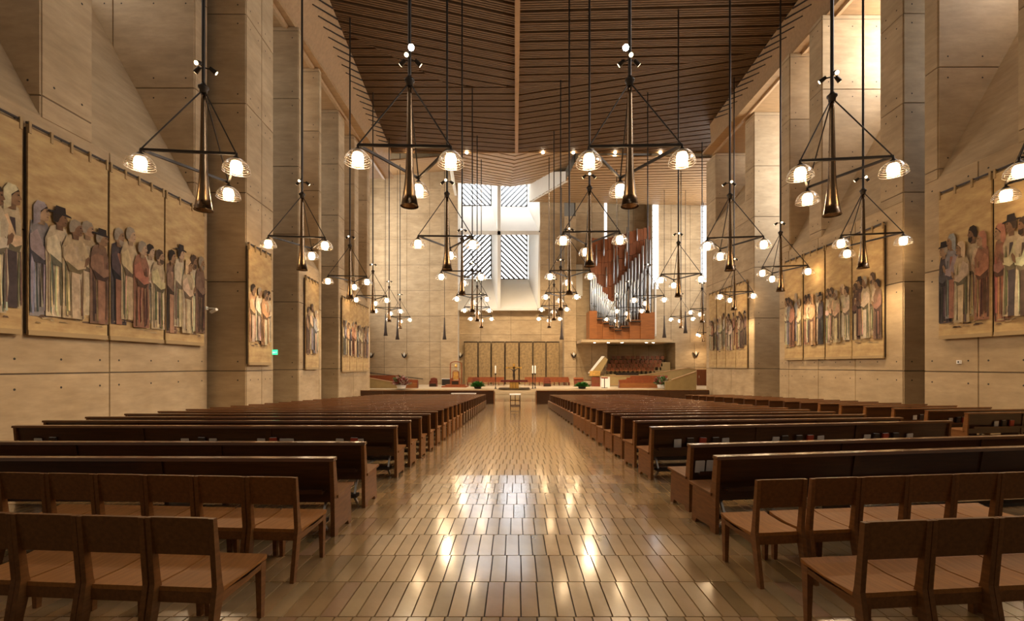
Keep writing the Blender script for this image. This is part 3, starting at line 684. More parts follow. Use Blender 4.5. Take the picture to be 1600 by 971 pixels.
# ------------------------------------------------------------------ tapestries
SKIN = [(.42, .26, .15), (.33, .19, .10), (.50, .33, .20), (.24, .13, .07)]
HAIR = [(.035, .02, .012), (.06, .035, .02), (.10, .06, .035), (.35, .28, .2)]
ROBE = [(.62, .50, .32), (.68, .57, .40), (.52, .39, .23), (.58, .44, .26), (.24, .14, .09), (.13, .075, .055), (.085, .065, .065), (.36, .17, .10), (.54, .31, .16), (.30, .27, .27), (.66, .54, .36), (.64, .52, .35), (.60, .47, .30)]
def figure(w, h, dirx, sd):
    """a standing robed figure as layered flat colour areas; local x across, z up, y = layer towards the room (negative)"""
    R = random.Random(sd); mb = MB(); k = [0]
    def po(pts, c, var=0):
        k[0] += 1; cc = tuple(v*(1+R.uniform(-var, var)) for v in c); mb.poly([Vector((dirx*x*w, -.004-.0009*k[0], z*h)) for x, z in (pts if dirx > 0 else pts[::-1])], cc)
    robe = R.choice(ROBE); dk = tuple(v*.30 for v in robe); lt = tuple(min(1, v*1.25) for v in robe); sk = R.choice(SKIN); hr = R.choice(HAIR); under = R.choice(ROBE)
    b = R.uniform(-.04, .06)
    po([(-.40, .0), (.36+b, .0), (.40, .25), (.34, .55), (.40, .72), (.22, .83), (-.02, .86), (-.26, .82), (-.42, .70), (-.38, .35)], robe)
    for _ in range(20):
        x = R.uniform(-.34, .3); x2 = x+R.uniform(-.06, .06); wv = R.uniform(.015, .06); z0 = R.uniform(0, .12); z1 = R.uniform(.4, .74)
        po([(x, z0), (x+wv*1.4, z0), (x2+wv, (z0+z1)/2), (x2+wv*.5, z1), (x2, z1), (x-.01, (z0+z1)/2)], R.choice((dk, dk, lt)), .25)
    if R.random() < .55: po([(-.10, 0), (.16, 0), (.15, .45), (.10, .74), (-.04, .74), (-.12, .4)], under, .1)
    po([(-.38, .70), (-.10, .76), (.12, .60), (.36, .60), (.38, .53), (.10, .49), (-.22, .52), (-.40, .60)], lt, .12)          # sleeve
    po([(-.30, .57), (.10, .50), (.34, .53), (.20, .46), (-.2, .47)], dk, .1)
    po([(.32, .54), (.47, .58), (.52, .64), (.46, .66), (.36, .62)], sk)                                                   # joined hands
    # head in profile
    z = .845; hx = .04
    po([(hx-.13, z-.04), (hx+.08, z-.04), (hx+.09, z+.04), (hx-.12, z+.04)], tuple(v*.75 for v in sk))
    po([(hx-.15, z+.01), (hx+.10, z-.0), (hx+.19, z+.012), (hx+.20, z+.035), (hx+.185, z+.05), (hx+.245, z+.062), (hx+.195, z+.09), (hx+.19, z+.118), (hx+.10, z+.14), (hx-.10, z+.14), (hx-.18, z+.09)], sk)
    po([(hx-.22, z+.02), (hx-.08, z+.03), (hx-.03, z+.07), (hx+.06, z+.105), (hx+.18, z+.12), (hx+.12, z+.152), (hx-.06, z+.162), (hx-.20, z+.135), (hx-.25, z+.08)], hr)
    po([(hx+.12, z+.082), (hx+.175, z+.084), (hx+.175, z+.094), (hx+.12, z+.096)], tuple(v*.25 for v in sk))
    po([(hx+.13, z+.036), (hx+.195, z+.036), (hx+.19, z+.044), (hx+.13, z+.044)], tuple(v*.45 for v in sk))
    q = R.random()
    if q < .35: po([(hx-.02, z+.04), (hx+.12, z+.032), (hx+.20, z+.03), (hx+.19, z-.005), (hx+.10, z-.03), (hx+.0, z-.01)], hr)
    elif q < .55: po([(hx-.26, z-.06), (hx-.06, z-.02), (hx-.05, z+.08), (hx+.14, z+.135), (hx+.06, z+.165), (hx-.14, z+.165), (hx-.26, z+.11)], lt, .1)
    elif q < .65: po([(hx-.40, z+.105), (hx+.36, z+.10), (hx+.34, z+.115), (hx+.17, z+.125), (hx+.15, z+.18), (hx-.15, z+.18), (hx-.18, z+.125), (hx-.40, z+.12)], (.03, .02, .018))
    return mb
seed = [100]
def tapestry(side, Xa, Da, Xb, Db, zt, zb, label, nfig, head=.60, foot=.10, stand=.16):
    """hangs from (Xa,Da) to (Xb,Db), Da < Db; side -1 = left wall"""
    a = Vector((Xa-side*stand, Da, 0)); b = Vector((Xb-side*stand, Db, 0)); L = (b-a).length
    if side < 0: o, u = a, (b-a)/L
    else: o, u = b, (a-b)/L
    M = Matrix.Translation(o+Vector((0, 0, zb))) @ Matrix.Rotation(math.atan2(u.y, u.x), 4, 'Z')
    H = zt-zb; t = thing('tapestry', label, 'tapestry', M, 'woven tapestries of robed figures')
    m = MB(); nx, nz = 6, 8; vs = []; T = .03
    for j in range(nz+1):
        for i in range(nx+1): vs.append((L*i/nx, .008*math.sin(i*1.3+j*.4), H*j/nz))
    m.add(vs, [(j*(nx+1)+i, j*(nx+1)+i+1, (j+1)*(nx+1)+i+1, (j+1)*(nx+1)+i) for j in range(nz) for i in range(nx)])
    m.box(.005, L-.005, .012, T+.02, .003, H-.003); m.build('cloth', 'cloth', t)
    m = MB(); m.box(0, L, -.012, -.002, 0, .12); m.build('hem', 'hem', t)
    m = MB(); m.bar((-.03, .02, H+.10), (L+.03, .02, H+.10), .035, .045); rl = m.build('rail', 'rail_metal', t)
    n = max(2, round(L/.55))
    for k in range(n+1):
        x = .03+(L-.06)*k/n; br = MB(); br.box(x-.03, x+.03, -.03, .06, H-.14, H+.14); br.build('bracket', 'hem', rl)
    m = MB(); m.box(.0, L, T+.02, T+.07, .05, H); m.build('lining', 'rail_metal', t)
    dirx = 1 if side < 0 else -1
    order = list(range(nfig)); 
    if side > 0: order = order[::-1]
    sp = L/(nfig+.35)
    hs = (head-foot)*H
    lay = 0
    for k in (order if side < 0 else order):
        seed[0] += 1; R = random.Random(seed[0]); hgt = hs*R.uniform(.90, 1.02)
        mb = figure(min(sp*2.0, hgt*.36), hgt, dirx, seed[0])
        x = sp*(k+.68)+R.uniform(-.06, .06)*sp; zz = foot*H+R.uniform(0, .03)*H+(.03*H if k % 2 else 0)
        lay += 1; dy = -.004-.034*(k % 3)
        # keep every outline on the cloth
        mb.v = [(min(max(v[0]+x, .02), L-.02), v[1]+dy, v[2]+zz) for v in mb.v]
        mb.build('woven_figure', 'print', t)
    # faint woven ground under the feet
    g = MB(); R = random.Random(seed[0]*3)
    for _ in range(int(10*L)):
        x = R.uniform(.05, L-.3); z = (foot+R.uniform(-.01, .05))*H; w = R.uniform(.1, .35)
        g.poly([(x, -.0135, z), (min(x+w, L-.02), -.0135, z+R.uniform(-.01, .01)), (min(x+w*.8, L-.02), -.0135, z+R.uniform(.02, .06)), (x+.02, -.0135, z+.04)], R.choice([(.42, .29, .15), (.18, .11, .07), (.5, .37, .2)]))
    tag(g.build('woven_ground', 'print', t), kind='stuff')
    return t
def tap_px(side, Xw0, Xw1, D0, D1, xs, ytop_near, ybot_near, labels, nfig, head, foot, xref):
    """xs: list of (x_left, x_right) pixel edges on a flank wall from (Xw0,D0) to (Xw1,D1); heights taken at pixel xref"""
    def dep(px):
        k = (px-HX)/F; s = (Xw1-Xw0)/(D1-D0); return (Xw0-s*D0-side*.16)/(k-s)
    d = dep(xref); zt = EYE+(HY-ytop_near)*d/F; zb = EYE+(HY-ybot_near)*d/F
    for (xa, xb), lb, nf in zip(xs, labels, nfig):
        da, db = dep(xa), dep(xb)
        if side > 0: da, db = db, da
        def X(dd): return Xw0+(Xw1-Xw0)*(dd-D0)/(D1-D0)
        tapestry(side, X(da), da, X(db), db, zt, zb, lb, nf, head, foot)
tap_px(-1, -11.95, -11.9, 1.5, 17.75, [(-110, 34), (44, 168), (172, 256), (259, 319)], 333, 541, ['tapestry cut by the left edge of the picture', 'wide tapestry of robed figures, second from the left edge', 'tapestry of robed figures, third from the left edge on the near left wall', 'narrow-looking tapestry of robed figures at the far end of the near left wall'], [4, 5, 5, 5], .63, .07, 319)
tap_px(-1, -10.58, -10.75, 18.1, 20.4, [(389, 424)], 384, 571, ['single tapestry on the left pier beside the green exit sign'], [4], .68, .17, 389)
tap_px(-1, -11.2, -11.6, 23.8, 27.5, [(478, 498)], 434, 578, ['single narrow tapestry on the third pier of the left wall'], [4], .68, .17, 478)
tap_px(-1, -12.1, -12.4, 31.5, 39.2, [(535, 546.5), (547, 557), (557.5, 567), (567.5, 576)], 465, 582, ['%s of four tapestries at the far end of the left wall, from the left' % w for w in ORD[1:5]], [4, 4, 4, 4], .68, .20, 535)
tap_px(1, 14.6, 14.6, 1.5, 16.4, [(1467, 1549), (1553, 1665)], 307, 531, ['tapestry on the near right wall, left one of the pair', 'tapestry cut by the right edge of the picture'], [5, 5], .66, .08, 1467)
tap_px(1, 15.22, 15.4, 18.06, 26.8, [(1226, 1253.5), (1256, 1288), (1290, 1330), (1332, 1380)], 352, 560, ['%s of four tapestries on the middle right wall, from the left' % w for w in ORD[1:5]], [5, 5, 5, 5], .62, .13, 1380)
tap_px(1, 16.5, 16.5, 31.8, 39.7, [(1108, 1119), (1120, 1133), (1134, 1149), (1150, 1167)], 440, 576, ['%s of four tapestries on the far right wall, from the left' % w for w in ORD[1:5]], [4, 4, 4, 4], .64, .22, 1167)

# ------------------------------------------------------------------ sanctuary platform
st = MB()
for k in range(4):
    st.box(-21, 26.6, 50.0+.42*k, 63.5, zf(SE), zf(SE)+(SAN-zf(SE))*(k+1)/4)
sanct = st.build('floor_sanctuary', 'stone_light'); tag(sanct, kind='structure')
def san(x, D): return Matrix.Translation(((x-HX)*D/F, D, SAN))
def mpp(D): return D/F
# gold-brown relief panels behind the altar
for i, (xa, xb) in enumerate(zip((725, 747.5, 768, 789.5, 811.5, 833, 853.5), (746.5, 767, 788.5, 810.5, 832, 852.5, 874))):
    D = 63.6; a = P(xa, 534, D); b = P(xb, 534, D)
    t = thing('relief_panel', '%s tall brown relief panel from the left on the wall behind the altar' % ORD[i+1], 'panel', Matrix.Translation((a.x, D, SAN)), 'relief panels behind the altar')
    w = b.x-a.x; h = a.z-SAN
    m = MB(); m.box(0.02, w-.02, 0, .5, 0, h); m.build('slab', 'relief', t)
    m = MB(); m.box(0, w, -.06, .0, h-.12, h); m.box(0, .05, -.06, 0, 0, h-.12); m.box(w-.05, w, -.06, 0, 0, h-.12); m.build('frame', 'dark_bronze', t)
# altar
t = thing('altar', 'dark red marble altar table on a gilded block before the relief panels', 'altar', san(803.5, 52) @ Matrix.Translation((0, 0, .03)))
m = MB(); m.box(-1.5, 1.5, -.55, .55, .72, .95); m.build('altar_top', 'red_marble', t)
m = MB(); m.box(-.52, .52, -.4, .4, 0, .72); m.build('pedestal', 'gold_leaf', t)
m = MB()
for k in range(3): m.box(-.45+.32*k, -.2+.32*k, -.44, -.40, .08, .64)
m.build('relief_figures', 'gold', t)
tag(MB().box(-1.75, 1.75, 51.0, 54.2, SAN, SAN+.03, Matrix.Translation(((803.5-HX)*52/F, 0, 0))).build('carpet', 'dark_bronze'), 'dark flat carpet under the altar', 'carpet')
# crucifix: gilded cross with a dark figure, one continuous body
t = thing('crucifix', 'gilded standing crucifix with a dark bronze figure behind the altar', 'crucifix', san(803, 54.7))
m = MB(); m.box(-.13, .13, -.05, .05, .0, 2.72); m.box(-.78, .78, -.05, .05, 2.25, 2.45)
for x, z in ((0, 2.72), (-.82, 2.35), (.82, 2.35)): m.box(x-.13, x+.13, -.07, .07, z-.11, z+.11)
m.lathe([(.35, 0), (.35, .06), (.16, .14), (.14, .8)], n=12); m.build('cross', 'gold', t)
me = bpy.data.meshes.new('figure')
vs = [(0, 0, 1.55), (0, 0, 1.85), (0, 0, 2.08), (0, 0, 2.16), (.01, -.03, 2.30), (.16, 0, 2.08), (.42, 0, 2.22), (.70, 0, 2.37), (-.16, 0, 2.08), (-.42, 0, 2.22), (-.70, 0, 2.37), (.08, 0, 1.48), (.11, -.08, 1.12), (.03, 0, .78), (.03, -.06, .68), (-.08, 0, 1.48), (-.05, -.09, 1.12), (-.03, 0, .78), (-.03, -.06, .68)]
vs = [(x, y-.12, z) for x, y, z in vs]
es = [(0, 1), (1, 2), (2, 3), (3, 4), (2, 5), (5, 6), (6, 7), (2, 8), (8, 9), (9, 10), (0, 11), (11, 12), (12, 13), (13, 14), (0, 15), (15, 16), (16, 17), (17, 18)]
me.from_pydata(vs, es, []); me.materials.append(MATS['dark_bronze'])
fo = bpy.data.objects.new('figure', me); COL.objects.link(fo); fo.parent = t
md = fo.modifiers.new('skin', 'SKIN'); fo.modifiers.new('sub', 'SUBSURF').levels = 1
rad = [.13, .12, .15, .05, .10, .07, .05, .035, .07, .05, .035, .10, .07, .045, .035, .10, .07, .045, .035]
for sv, r_ in zip(me.skin_vertices[0].data, rad): sv.radius = (r_, r_*.8)
me.skin_vertices[0].data[0].use_root = True
# candlesticks
for i, (x, D, lab) in enumerate(((774.2, 51.7, 'tall candlestick with a white candle left of the altar'), (832.3, 51.9, 'left one of two tall candlesticks right of the altar'), (836.2, 52.3, 'right one of two tall candlesticks right of the altar'))):
    t = thing('candlestick', lab, 'candlestick', san(x, D), 'altar candlesticks')
    m = MB(); m.lathe([(0, 0), (.13, 0), (.13, .04), (.06, .12), (.035, .3), (.07, .55), (.035, .6), (.03, 1.0), (.07, 1.2), (.03, 1.3), (.035, 1.55), (.14, 1.68), (.13, 1.72), (0, 1.72)], n=12); m.build('stand', 'dark_bronze', t)
    m = MB(); m.lathe([(.075, 1.7), (.075, 2.55), (.02, 2.6), (0, 2.66)], n=10); m.build('candle', 'candle', t)
# small dark presider chairs
def side_chair(x, D, lab, mt):
    t = thing('presider_chair', lab, 'chair', san(x, D), 'dark sanctuary chairs')
    m = MB(); w = .42
    pts = [(-w, .05)]+[(-w+2*w*k/8, .98+.12*math.sin(math.pi*k/8)) for k in range(9)]+[(w, .05)]
    m.prism([(a, .38, z) for a, z in pts], (0, .07, 0)); m.build('backrest', mt, t)
    m = MB(); m.box(-.44, .44, -.32, .40, .38, .47); m.build('seat', mt, t)
    for s in (-1, 1):
        m = MB(); m.prism([(s*.44-.03, -.3, 0), (s*.44-.03, .42, 0), (s*.44-.03, .42, .72), (s*.44-.03, -.25, .62)], (.06, 0, 0)); m.build('arm_side', mt, t)
    m = MB(); m.box(-.41, .41, -.3, -.25, 0, .38); m.build('apron', 'dark_bronze', t)
side_chair(677, 57, 'small dark wooden chair with a rounded back, left of the bishop throne', 'dark_red_wood')
side_chair(743, 58.5, 'dark red chair behind the left green plant', 'dark_red_wood')
side_chair(855, 57.5, 'dark red chair with a rounded back, right of the altar', 'dark_red_wood')
# cathedra
t = thing('bishop_throne', 'tall arched wooden bishop throne on a red stepped dais', 'throne', san(712, 56.2))
def arch(mb, w, h, r, th, y0, y1):
    for s in (-1, 1): mb.box(s*w-th, s*w+th, y0, y1, .3, h)
    n = 10; 
    for k in range(n):
        a0, a1 = math.pi*k/n, math.pi*(k+1)/n
        mb.bar((-w*math.cos(a0), (y0+y1)/2, h+r*math.sin(a0)), (-w*math.cos(a1), (y0+y1)/2, h+r*math.sin(a1)), y1-y0, th*2)
m = MB(); arch(m, .68, 2.8, .28, .05, .2, .36); m.build('outer_arch', 'red_wood', t)
m = MB(); arch(m, .36, 1.75, .22, .045, .0, .12); m.build('inner_arch', 'red_wood', t)
m = MB(); m.box(-.3, .3, .05, .09, .9, 1.85); m.build('back_panel', 'gold_leaf', t)
m = MB(); m.box(-.45, .45, -.45, .1, .72, .82); m.build('seat', 'red_wood', t)
for s in (-1, 1): m = MB(); m.box(s*.47-.06, s*.47+.06, -.45, .1, .3, 1.08); m.build('arm_rest', 'red_wood', t)
m = MB(); m.box(-.41, .41, -.4, 0, .3, .72); m.build('seat_box', 'dark_bronze', t)
m = MB(); m.lathe([(0, 0), (.14, .02), (.16, .2), (.1, .36), (0, .4)], c=(0, .28, 2.4), n=12); m.build('crest', 'gold', t)
for k, (w, d) in enumerate(((1.5, 1.5), (1.15, 1.0))): m = MB(); m.box(-w, w, -d, .6, .15*k, .15*(k+1)); m.build('dais_step', 'red_wood', t)
# grey credence block
t = thing('credence_table', 'grey side table with white cloth behind the bishop throne', 'table', san(698, 61.3)); m = MB(); m.box(-.6, .75, -.3, .3, 0, .8); m.build('body', 'dark_metal', t); m = MB(); m.box(-.63, .78, -.33, .33, .8, .85); m.build('cloth', 'white_cloth', t)
# slatted benches behind the altar
def bench(x0, x1, D, lab):
    L = (x1-x0)*mpp(D); t = thing('choir_bench', lab, 'bench', san(x0, D), 'orange wooden benches behind the altar')
    for r_ in range(2):
        y = r_*.9
        m = MB(); m.box(0, L, y+.4, y+.46, .45, .92+.15*r_); m.build('backrest', 'red_wood', t)
        m = MB(); m.box(0, L, y, y+.42, .42, .47); m.build('seat', 'red_wood', t)
        n = int(L/.6)
        for k in range(n+1): m = MB(); q = L*k/n; m.box(q-.03, q+.03, y+.02, y+.44, 0, .42); m.build('leg', 'dark_red_wood', t)
bench(730, 787, 60.0, 'long orange wooden bench behind the altar on the left'); bench(820, 890, 60.0, 'long orange wooden bench behind the altar on the right')
# plants
def leafy(name, lab, cat, M, w, h, n, mats, pot=None):
    t = thing(name, lab, cat, M); R = random.Random(hash(lab) % 999)
    m = MB(); m.lathe([(0, 0), (w*.28, 0), (w*.36, h*.3), (w*.3, h*.32), (0, h*.3)], n=12); m.build('pot', pot or 'dark_bronze', t)
    for mt, frac in mats:
        m = MB()
        for _ in range(int(n*frac)):
            a = R.uniform(0, 6.28); e = R.uniform(.05, 1.25); r_ = R.uniform(.5, 1); p = Vector((math.cos(a)*math.cos(e)*w*.62*r_, math.sin(a)*math.cos(e)*w*.5*r_, h*.3+h*.68*math.sin(e)*r_))
            d = (p-Vector((0, 0, h*.2))).normalized(); s_ = d.cross(Vector((R.random()-.5, R.random()-.5, 1))).normalized(); l = w*.18
            m.add([p-d*l, p+s_*l*.5+Vector((0, 0, .02)), p+d*l*1.2-Vector((0, 0, l*.3)), p-s_*l*.5], [(0, 1, 2), (0, 2, 3)])
        tag(m.build({'leaf': 'foliage', 'flower': 'pale_flowers', 'flower_red': 'dark_flowers'}[mt], mt, t), kind='stuff')
leafy('potted_plant', 'bushy green plant on the sanctuary edge, left of the altar', 'plant', san(746.5, 51.8), 1.25, .78, 260, [('leaf', 1)])
leafy('potted_plant', 'bushy green plant on the sanctuary edge, right of the altar', 'plant', san(909.5, 51.8), 1.3, .72, 260, [('leaf', 1)])
leafy('flower_arrangement', 'large arrangement of pale lilies at the left end of the sanctuary', 'flowers', san(627, 51.2), 1.6, 1.5, 160, [('flower', .8), ('flower_red', 1), ('leaf', .5)], 'white_cloth')
leafy('flower_arrangement', 'large arrangement of pale flowers at the right end of the sanctuary', 'flowers', san(1033, 51.8), 1.3, 1.5, 160, [('flower', .5), ('flower_red', .5), ('leaf', 1)], 'white_cloth')
# ambo, cabinet, stone block and music stand
t = thing('ambo', 'dark red wooden ambo right of the altar', 'ambo', san(904.5, 58)); m = MB(); m.prism([(-.52, 0, 0), (.52, 0, 0), (.58, 0, .95), (-.58, 0, .95)], (0, .7, 0)); m.build('body', 'dark_red_wood', t); m = MB(); m.hexa([(-.6, -.1, .9), (.6, -.1, .9), (.6, .7, 1.02), (-.6, .7, 1.02)], [(-.6, -.1, .95), (.6, -.1, .95), (.6, .7, 1.08), (-.6, .7, 1.08)]); m.build('book_rest', 'red_wood', t)
t = thing('low_shelf', 'long low pale shelf between the ambo and the stone block', 'shelf', san(918.5, 60)); m = MB(); m.box(-.6, .8, 0, .4, .1, .62); m.build('body', 'stone_light', t); m = MB(); m.box(-.7, .9, -.03, .43, .62, .7); m.box(-.7, .9, -.02, .4, 0, .1); m.build('frame', 'dark_red_wood', t)
t = thing('wall_cabinet', 'dark wooden cabinet beside the stone block', 'cabinet', san(931, 57.4)); m = MB(); m.box(-.5, .5, 0, .5, .0, 1.15); m.build('body', 'dark_red_wood', t); m = MB(); m.box(-.45, .45, -.03, .0, .45, .85); m.build('front', 'organ_wood', t)
t = thing('stone_block', 'white stone block behind the music stand', 'block', san(946.5, 55.6)); m = MB(); m.box(-.5, .5, 0, .8, 0, 1.2); m.build('body', 'white_cloth', t); m = MB(); m.box(-.53, .53, -.03, .83, 1.2, 1.27); m.build('cap', 'stone_light', t)
t = thing('music_stand', 'dark metal music stand in front of the white block', 'music stand', san(944.5, 53.2)); m = MB(); m.tube((0, 0, 0), (0, 0, 1.15), .05, n=8); m.build('post', 'dark_metal', t); m = MB(); m.hexa([(-.38, -.1, 1.1), (.38, -.1, 1.1), (.38, .1, 1.22), (-.38, .1, 1.22)], [(-.38, -.1, 1.14), (.38, -.1, 1.14), (.38, .1, 1.26), (-.38, .1, 1.26)]); m.build('desk', 'dark_red_wood', t)
m = MB(); m.box(-.35, .35, -.05, .05, 0, .06); m.box(-.05, .05, -.3, .3, 0, .06); m.build('foot', 'dark_metal', t)
# kneeler in the centre aisle
t = thing('prayer_kneeler', 'small wooden prayer desk standing alone in the centre aisle', 'prayer desk', on_floor(0, 28.1))
for x in (-.29, .29):
    for y in (0, .34): m = MB(); m.box(x-.025, x+.025, y-.025, y+.025, 0, .88); m.build('leg', 'pew_wood', t)
m = MB(); m.hexa([(-.34, -.06, .86), (.34, -.06, .86), (.34, .4, .9), (-.34, .4, .9)], [(-.34, -.06, .9), (.34, -.06, .9), (.34, .4, .95), (-.34, .4, .95)]); m.build('desk_top', 'white_cloth', t)
m = MB(); m.box(-.29, .29, -.02, .02, .22, .28); m.box(-.29, .29, -.02, .02, .52, .57); m.box(-.025, .025, -.02, .02, .22, .88); m.build('cross_frame', 'pew_wood', t)
m = MB(); m.box(-.29, .29, .34, .72, .12, .17); m.build('knee_board', 'pew_wood', t)
# white topped table among the left pews
t = thing('cloth_table', 'low table with a white top between left pews and the front screen', 'table', on_floor(-3.85, 34.0)); m = MB(); m.box(-.85, .95, -.25, .25, .80, .88); m.build('table_top', 'white_cloth', t)
for x in (-.75, .85):
    m = MB(); m.box(x-.03, x+.03, -.2, .2, 0, .80); m.build('leg', 'steel', t)

# ------------------------------------------------------------------ organ
D = 58.0
t = thing('pipe_organ', 'large wooden pipe organ with silver pipes in stepped rows, right of the altar', 'organ', Matrix.Translation(P(921, 530, D)))
O0 = P(921, 530, D)
def OL(x, y, dd=0): return P(x, y, D)-O0+Vector((0, dd, 0))
segs = [(921, 933, 486), (933, 942, 497), (942, 952, 503), (952, 960, 509), (960, 971, 514), (971, 984, 509), (984, 1001, 500), (1001, 1023, 488)]
for i, (a, b, y) in enumerate(segs):
    p, q = OL(a, 530), OL(b, y); m = MB(); dep = [0, .25, .1, .3, .15, .3, .1, 0][i]
    m.box(p.x, q.x, dep, 2.6, 0, q.z); m.build('case_panel', 'organ_case', t)
    if 0 < i < 7: m = MB(); m.box(p.x+.05, q.x-.05, dep-.5, dep, q.z-.28, q.z-.14); m.build('pipe_shelf', 'dark_metal', t)
def ptop(x): return 366+(x-926)*.08 if x < 950 else 368-(x-950)*(21/72)
cw = 5.65
for c in range(17):
    x0 = 926+c*cw; yb = 505; y = ptop(x0+cw/2); 
    rows_ = [ptop(x0+cw/2)+19.5*k+random.choice((0, 0, .6)) for k in range(9)]
    for k in range(8):
        ya, yb_ = rows_[k], min(rows_[k+1], 507)
        if yb_-ya < 4: continue
        p, q = OL(x0, yb_), OL(x0+cw, ya); m = MB(); d0 = 1.55+random.uniform(-.04, .04)
        m.box(p.x+.012, q.x-.012, d0, 1.9, p.z+.02, q.z-.02); m.build('wood_panel', 'organ_wood', t)
m = MB(); p, q = OL(926, 507), OL(1022, 372); m.box(p.x, q.x, 1.85, 2.5, p.z, q.z); m.build('back_board', 'dark_bronze', t)
zt = [(36, 280), (58, 295), (78, 310), (97, 370), (115, 385), (133, 398), (150, 455), (168, 468), (185, 478), (200, 525), (215, 535), (232, 545), (247, 545), (267, 385), (288, 370), (313, 345), (337, 290), (367, 262), (397, 230), (428, 155), (460, 125), (494, 88), (532, 8), (567, -55), (600, -50)]
def seg_y(x):
    for a, b, y in segs:
        if a <= x <= b: return y
    return 488
def pipe(x, ytop, ybot, r, dd):
    a, b = OL(x, ybot), OL(x, ytop); m = MB(); z0, z1 = a.z, b.z; ft = min(1.0, (z1-z0)*.2)
    m.lathe([(r*.35, z0), (r, z0+ft), (r, z1), (r*.9, z1+.02), (0, z1)], c=(a.x, dd, 0), n=10); o = m.build('pipe', 'pipe_metal', t)
    k = MB(); k.box(a.x-r*.5, a.x+r*.5, dd-r-.01, dd-r*.6, z0+ft+.02, z0+ft+.14); k.build('mouth', 'dark_metal', o)
for x, y in zt:
    px, py = 920+x/6.07, 380+y/6.07; pipe(px, py, seg_y(px), .13 if px < 962 else .16, 1.0)
for i in range(len(zt)-1):
    px = 920+(zt[i][0]+zt[i+1][0])/2/6.07; py = 380+(zt[i][1]+zt[i+1][1])/2/6.07
    yb = seg_y(px); pipe(px, py+(yb-py)*.38, yb, .11, .62)
for x, y0, y1 in ((935, 378, 412), (947, 368, 396), (951, 414, 446), (963, 358, 440), (969, 395, 430), (981, 385, 412), (984, 350, 390), (1000, 352, 372)):
    a, b = OL(x, y1), OL(x, y0); m = MB(); m.lathe([(.05, a.z), (.09, a.z+.4), (.09, b.z), (0, b.z)], c=(a.x, 1.42, 0), n=8); m.build('pipe', 'pipe_metal', t)
tr = MB(); p = OL(1025.5, 440); q = OL(1028, 524); tr.box(p.x, q.x, .6, 1.2, q.z, p.z); r0 = OL(1018, 526.5); tr.hexa([(r0.x, .6, r0.z-.12), (q.x, .6, q.z-.05), (q.x, 1.2, q.z-.05), (r0.x, 1.2, r0.z-.12)], [(r0.x, .6, r0.z+.1), (q.x, .6, q.z+.15), (q.x, 1.2, q.z+.15), (r0.x, 1.2, r0.z+.1)]); tr.build('edge_trim', 'white_plaster', t)
# gallery slab under the organ
g = MB(); a = P(908, 531, 58); b = P(1042, 531, 58); g.box(a.x, b.x+.6, 57.6, 66, a.z-.35, a.z-.01); gs = g.build('gallery_slab', 'concrete'); tag(gs, kind='structure')
for x in (929.5, 951, 972.5, 1010.5, 1021.5):
    m = MB(); p = P(x, 532, 58.4); m.lathe([(0, -.02), (.14, -.02), (.16, .02)], c=(p.x, 58.6, a.z-.36), n=10); m.build('downlight', 'downlight', gs)

# ------------------------------------------------------------------ choir seats, piano, tiers, parapets
n = 0
for r_, (yb, cnt, xa, xb, D) in enumerate(((585, 11, 951, 1020, 60.3), (579, 12, 953, 1030, 61.5), (573, 12, 957, 1032, 62.7), (566.5, 11, 959, 1036, 63.9))):
    z = EYE+(HY-yb)*D/F
    m = MB(); m.box((xa-5-HX)*D/F, (xb+10-HX)*D/F, D-.35, D+.85, SAN, z); ti = m.build('choir_tier', 'parapet'); tag(ti, kind='structure')
    for k in range(cnt):
        x = xa+(xb-xa)*k/(cnt-1); t = thing('choir_chair', '%s choir chair from the left in the %s tier under the organ' % (ORD[k+1], ORD[r_+1]), 'chair', Matrix.Translation(((x-HX)*D/F, D, z)), 'choir chairs under the organ')
        m = MB(); m.box(-.24, .24, .32, .37, .45, .88); m.build('backrest', 'organ_wood', t)
        m = MB(); m.box(-.24, .24, -.12, .34, .40, .45); m.build('seat', 'organ_case', t)
        for s in (-1, 1): m = MB(); m.box(s*.22-.02, s*.22+.02, -.1, .35, 0, .42); m.build('leg', 'dark_bronze', t)
t = thing('piano', 'black grand piano in front of the choir chairs', 'piano', san(982, 59.0))
pz = EYE+(HY-588.5)*59/F-SAN
m = MB(); pts = [(-1.35, 0), (1.3, 0), (1.3, .7), (.6, .9), (-.2, 1.0), (-.7, 1.0), (-1.35, .8)]
m.prism([(x, y, pz+.05) for x, y in pts], (0, 0, .42)); m.build('body', 'dark_bronze', t)
m = MB(); m.box(-1.5, -1.3, .0, .8, pz+.05, pz+.3); m.build('keyboard', 'dark_metal', t)
for x, y in ((-1.1, .2), (1.1, .2), (-.3, .8)): m = MB(); m.tube((x, y, 0), (x, y, pz+.06), .06, n=8); m.build('leg', 'dark_bronze', t)
